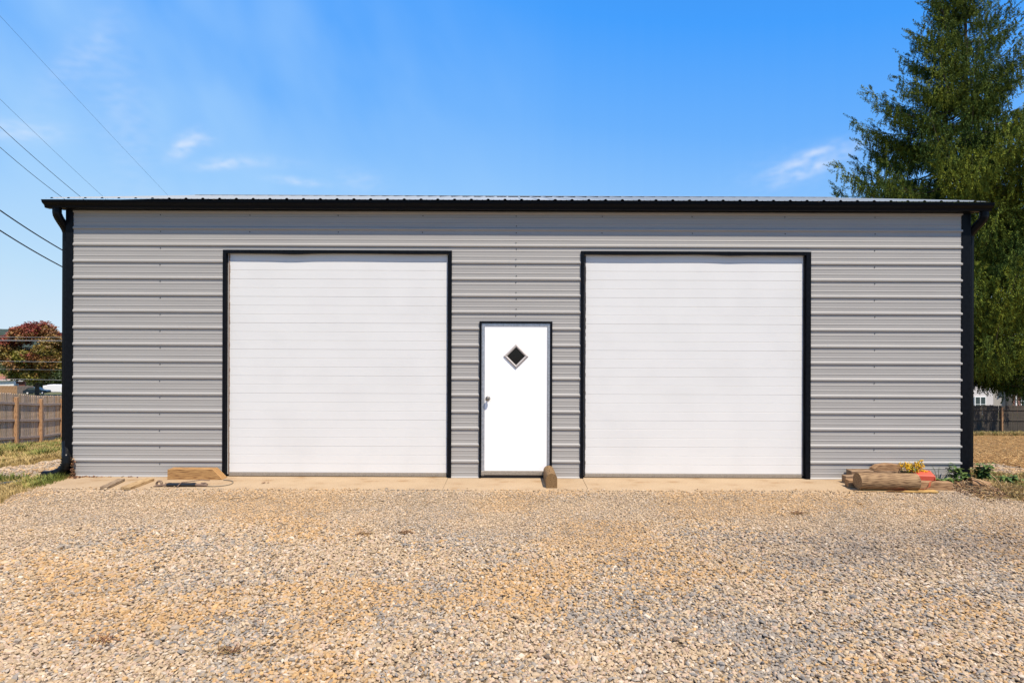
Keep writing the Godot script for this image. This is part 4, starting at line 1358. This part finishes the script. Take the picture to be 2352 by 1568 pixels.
func house(called: String, label: String, at: Vector3, turn: float, size: Vector3, wall: String, roof: String, rise: float, gable_front: bool, windows: Array) -> Node3D:
	var o := thing(called, label, "house", at, turn)
	put("wall", span(-size.x / 2, size.x / 2, -1.0, size.y, -size.z, 0.0, 0.0), mat[wall], o)
	var r := Shape.new()
	if gable_front:
		var e := size.x / 2 + 0.4
		r.extrude(PackedVector2Array([Vector2(-e, size.y), Vector2(e, size.y), Vector2(0, size.y + rise)]), -size.z - 0.3, -0.03)
		put("gable", r.mesh(), mat[wall], o)
		var rf := Shape.new()
		for s in [-1, 1]:
			rf.quad(Vector3(s * (e + 0.1), size.y - 0.05, 0.35), Vector3(0, size.y + rise + 0.08, 0.35), Vector3(0, size.y + rise + 0.08, -size.z - 0.4), Vector3(s * (e + 0.1), size.y - 0.05, -size.z - 0.4))
		put("roof", rf.mesh(), mat[roof], o)
		var rk := Shape.new()
		for s in [-1, 1]:
			var a := Vector3(s * (e + 0.1), size.y - 0.16, 0.33)
			var b := Vector3(0, size.y + rise - 0.04, 0.33)
			rk.quad(a, a + Vector3(0, 0.22, 0), b + Vector3(0, 0.22, 0), b)
			rk.quad(a + Vector3(0, 0, -0.05), a + Vector3(0, 0.22, -0.05), b + Vector3(0, 0.22, -0.05), b + Vector3(0, 0, -0.05))
		put("rake_board", rk.mesh(), mat["trim_white"], o)
	else:
		r.extrude(PackedVector2Array([Vector2(-0.5, size.y), Vector2(size.z + 0.5, size.y), Vector2(size.z / 2, size.y + rise)]), -size.x / 2 - 0.4, size.x / 2 + 0.4, Transform3D(Basis(Vector3(0, 0, -1), Vector3.UP, Vector3(1, 0, 0)), Vector3.ZERO))
		put("roof", r.mesh(), mat[roof], o)
		put("eave_board", span(-size.x / 2 - 0.4, size.x / 2 + 0.4, size.y - 0.12, size.y + 0.02, 0.42, 0.52, 0.0), mat["trim_white"], o)
	for w in windows:
		window_on(o, Vector3(w[0], w[1], 0.06), w[2], w[3], w[4])
	return o

func neighbours() -> void:
	# far left, beyond the fence
	house("white_house", "white house with a red-brown roof at the far left edge", world(-124.0, 134.0), 0.62, Vector3(9.0, 3.2, 8.0), "house_white", "shingle", 1.3, false, [])
	house("brick_house", "low dark brick house in the shade left of the red maple", world(-123.0, 140.0), 0.66, Vector3(3.7, 3.2, 5.0), "dark_brick", "grey_shingle", 0.9, false, [[0.2, 2.2, 0.9, 0.6, 2]])
	var ff := thing("plank_fence", "tan plank fence far off at the left, in front of the brick house", "fence")
	var plank := picket(1.75, 0.14)
	for i in 78:
		var x := -108.6 + i * 0.29
		if x > -101.2:
			break
		var o := put("plank", plank, mat["far_fence"] if x < -105.0 else mat["far_fence_grey"], ff)
		o.position = world(x, 120.0 - maxf(0.0, x + 105.0) * 0.1) + Vector3(0, 0.1, 0)
	var tree := broad_tree("maple_tree", "round maple turning from green to red, far left beyond the fence", world(-92.4, 110.0), 1.7, 14.1, 5.5, 5200, Color(0.26, 0.048, 0.030), Color(0.20, 0.19, 0.022))
	tree.rotation.y = 0.4
	broad_tree("green_tree", "dense green tree behind the white truck at the far left", world(-137.0, 170.0), 1.0, 8.5, 7.5, 2400, Color(0.07, 0.10, 0.025), Color(0.06, 0.085, 0.02), "green trees behind the truck")
	broad_tree("green_tree", "dense green tree behind the dark brick house at the far left", world(-149.0, 176.0), 1.0, 9.5, 8.0, 2400, Color(0.075, 0.10, 0.03), Color(0.05, 0.075, 0.02), "green trees behind the truck")
	truck()
	car()
	# right, behind the dark fence
	house("pale_house", "pale siding house with a white twin window behind the dark fence", world(59.5, 74.0), 0.0, Vector3(7.0, 7.2, 9.0), "house_pink", "grey_shingle", 2.2, true, [[1.75, 1.45, 1.5, 2.0, 2], [1.75, 5.0, 1.5, 1.6, 2], [-1.6, 5.0, 1.6, 1.6, 2]])
	house("beige_house", "set-back beige house showing between the pale house and the brick-fronted one", world(66.1, 79.0), 0.0, Vector3(5.8, 5.4, 7.0), "house_beige", "grey_shingle", 2.0, false, [[-1.2, 2.0, 1.1, 1.9, 1]])
	var br := house("brick_house", "brick-fronted house with white trim at the right edge behind the dark fence", world(73.1, 78.0), 0.0, Vector3(8.0, 4.6, 8.0), "house_beige", "shingle", 2.5, true, [[-2.2, 1.6, 1.5, 2.0, 1]])
	put("brick_front", span(-4.0, 4.0, -1.0, 4.59, 0.002, 0.06, 0.0), mat["brick"], br)
	put("rain_pipe", span(-3.72, -3.56, -1.0, 4.5, 0.062, 0.18, 0.0), mat["trim_white"], br)

func wheel(parent: Node3D, c: Vector3, r: float) -> void:
	var s := Shape.new()
	s.tube(PackedVector3Array([c + Vector3(0, 0, -0.13), c + Vector3(0, 0, -0.09), c + Vector3(0, 0, 0.09), c + Vector3(0, 0, 0.13)]), PackedFloat32Array([r * 0.86, r, r, r * 0.86]), 20)
	var w := put("wheel", s.mesh(), mat["tyre"], parent)
	var h := Shape.new()
	h.tube(PackedVector3Array([c + Vector3(0, 0, 0.12), c + Vector3(0, 0, 0.145)]), PackedFloat32Array([r * 0.58, r * 0.5]), 16)
	put("hub", h.mesh(), mat["trim_white"], w)

func truck() -> void:
	var t := thing("box_truck", "white box truck parked with its cab to the right, far left beyond the fence", "truck", world(-121.9, 150.0), 0.04)
	t.scale = Vector3.ONE * 0.78
	var x := -1.9
	put("cargo_box", span(x, x + 4.6, 0.62, 3.05, -2.2, 0.0, 0.06), mat["truck_paint"], t)
	put("rear_step", span(x - 1.3, x - 0.004, 0.62, 2.78, -2.1, -0.06, 0.05), mat["truck_paint"], t)
	var cab := Shape.new()
	cab.extrude(PackedVector2Array([Vector2(x + 4.61, 0.55), Vector2(x + 6.75, 0.55), Vector2(x + 6.8, 1.0), Vector2(x + 6.7, 1.35), Vector2(x + 6.15, 1.6), Vector2(x + 5.55, 2.45), Vector2(x + 4.61, 2.5)]), -2.05, -0.08)
	put("cab", cab.mesh(), mat["truck_paint"], t)
	var glass := Shape.new()
	glass.extrude(PackedVector2Array([Vector2(x + 4.95, 1.55), Vector2(x + 5.95, 1.55), Vector2(x + 5.45, 2.3), Vector2(x + 4.95, 2.3)]), -0.10, -0.06)
	put("side_window", glass.mesh(), mat["house_glass"], t)
	put("chassis", span(x - 1.2, x + 6.6, 0.42, 0.615, -1.9, -0.2, 0.0), mat["tyre"], t)
	put("roof_vent", span(x + 1.3, x + 1.9, 3.052, 3.15, -1.4, -0.8, 0.02), mat["truck_paint"], t)
	for wx in [x + 1.95, x + 2.95, x + 5.65]:
		wheel(t, Vector3(wx, 0.40, -0.12), 0.40)

func car() -> void:
	var c := thing("parked_car", "dark blue car parked behind the maple trunk at the far left", "car", world(-100.4, 119.0), 0.25)
	var b := Shape.new()
	b.extrude(PackedVector2Array([Vector2(-2.1, 0.3), Vector2(2.1, 0.3), Vector2(2.15, 0.65), Vector2(1.95, 0.82), Vector2(1.05, 0.95), Vector2(-1.9, 0.98), Vector2(-2.15, 0.8)]), -1.75, 0.0)
	put("body", b.mesh(), mat["car_paint"], c)
	var cab := Shape.new()
	cab.extrude(PackedVector2Array([Vector2(-1.85, 0.985), Vector2(1.05, 0.955), Vector2(0.35, 1.42), Vector2(-1.2, 1.46)]), -1.6, -0.15)
	put("cabin", cab.mesh(), mat["car_paint"], c)
	var g := Shape.new()
	g.extrude(PackedVector2Array([Vector2(-1.5, 1.02), Vector2(0.75, 1.0), Vector2(0.28, 1.36), Vector2(-1.1, 1.39)]), -0.16, -0.13)
	put("side_window", g.mesh(), mat["house_glass"], c)
	for wx in [-1.3, 1.35]:
		wheel(c, Vector3(wx, 0.32, -0.08), 0.32)

func wires() -> void:
	# overhead wires running away to the lower right, seen left of and above the roof; where each crosses the left edge of the view: height, depth there, slope, radius
	var heads := ["thinnest overhead wire, highest of those above the left end of the roof", "second highest overhead wire above the left end of the roof, very thin", "upper of two dark wires meeting the roof's left end", "lower of two dark wires meeting the roof's left end", "upper of two thick cables ending behind the left corner trim", "lower of two thick cables ending behind the left corner trim"]
	# [start pixel y at the left edge, end pixel x, end pixel y, near depth, far depth, radius]
	var rows := [[40.0, 383.0, 447.0, 22.0, 33.0, 0.0045], [230.0, 230.0, 447.0, 19.0, 24.5, 0.0045], [293.0, 177.0, 447.0, 14.0, 17.0, 0.0065], [340.0, 132.0, 447.0, 14.0, 16.4, 0.0065], [484.0, 148.0, 578.0, 12.5, 14.8, 0.014], [530.0, 148.0, 616.0, 12.5, 14.8, 0.014]]
	for i in 6:
		var r: Array = rows[i]
		var a := Vector3((0.0 - 1176.0) / LENS * r[3], EYE.y + (784.0 - r[0] - 4.6) / LENS * r[3], EYE.z - r[3])
		var b := Vector3((r[1] - 1176.0) / LENS * r[4], EYE.y + (784.0 - r[2] - 3.6) / LENS * r[4], EYE.z - r[4])
		var pts := PackedVector3Array()
		for k in 25:
			var t := lerpf(-1.6, 2.4, k / 24.0)
			pts.append(a.lerp(b, t) + Vector3(0, 0.10 * (t * t - t), 0))
		var s := Shape.new()
		s.tube(pts, PackedFloat32Array([r[5]]), 6)
		tag(put("overhead_wire", s.mesh(), mat["wire"]), heads[i], "wire")
	var low := ["topmost pale wire crossing in front of the red maple", "second pale wire in front of the maple, upper of a close pair", "third pale wire in front of the maple, lower of a close pair", "fourth pale wire, across the middle of the maple", "fifth pale wire, across the lower maple", "lowest pale wire, below the maple's crown"]
	var ys := [[946.5, 948.0], [954.0, 956.5], [956.3, 959.0], [1013.0, 1017.5], [1036.0, 1039.5], [1061.5, 1069.0]]
	for i in 6:
		var d := 72.0
		var s := Shape.new()
		var a := Vector3(-0.98 * d, EYE.y + (784.0 - ys[i][0] / 1.2245 - 4.5) / LENS * d, EYE.z - d)
		var b := Vector3(-0.76 * d, EYE.y + (784.0 - ys[i][1] / 1.2245 - 4.0) / LENS * d, EYE.z - d)
		var pts := PackedVector3Array()
		for k in 13:
			var t := lerpf(-0.8, 2.0, k / 12.0)
			pts.append(a.lerp(b, t) + Vector3(0, 0.12 * (t * t - t), 0))
		s.tube(pts, PackedFloat32Array([0.017 if i < 4 or i == 5 else 0.009]), 6)
		tag(put("distant_wire", s.mesh(), mat["pale_wire"]), low[i], "wire")

# ------------------------------------------------------------------ build
func _ready() -> void:
	rng.seed = 20240917
	patches.seed = 3
	patches.frequency = 0.5
	patches.fractal_octaves = 3
	fine.seed = 4
	fine.frequency = 0.3
	fine.fractal_octaves = 3
	var cam := Camera3D.new()
	cam.position = EYE
	cam.rotation.z = 0.0036
	cam.fov = rad_to_deg(2.0 * atan(784.0 / LENS))
	cam.near = 0.05
	cam.far = 9000.0
	add_child(cam)
	cam.current = true
	var sky := Sky.new()
	var pano := PanoramaSkyMaterial.new()
	pano.panorama = ImageTexture.create_from_image(sky_image())
	sky.sky_material = pano
	var env := Environment.new()
	env.background_mode = Environment.BG_SKY
	env.sky = sky
	env.tonemap_mode = Environment.TONE_MAPPER_LINEAR
	env.tonemap_exposure = 1.35
	env.background_energy_multiplier = 0.741
	env.sdfgi_enabled = true
	env.ssao_enabled = true
	env.ssil_enabled = true
	var we := WorldEnvironment.new()
	we.environment = env
	add_child(we)
	var sun := DirectionalLight3D.new()
	sun.light_energy = 1.6
	sun.light_color = Color(1.0, 0.955, 0.89)
	sun.light_angular_distance = 0.5
	sun.shadow_enabled = true
	sun.look_at_from_position(Vector3.ZERO, Vector3(-0.65, -2.1, -1.0), Vector3.UP)
	add_child(sun)

	materials()
	ground()
	hill()
	apron()
	garage()
	gravel()
	neighbours()
	left_fence()
	right_fence()
	spruce()
	oddments()
	weeds()
	grasses()
	wires()
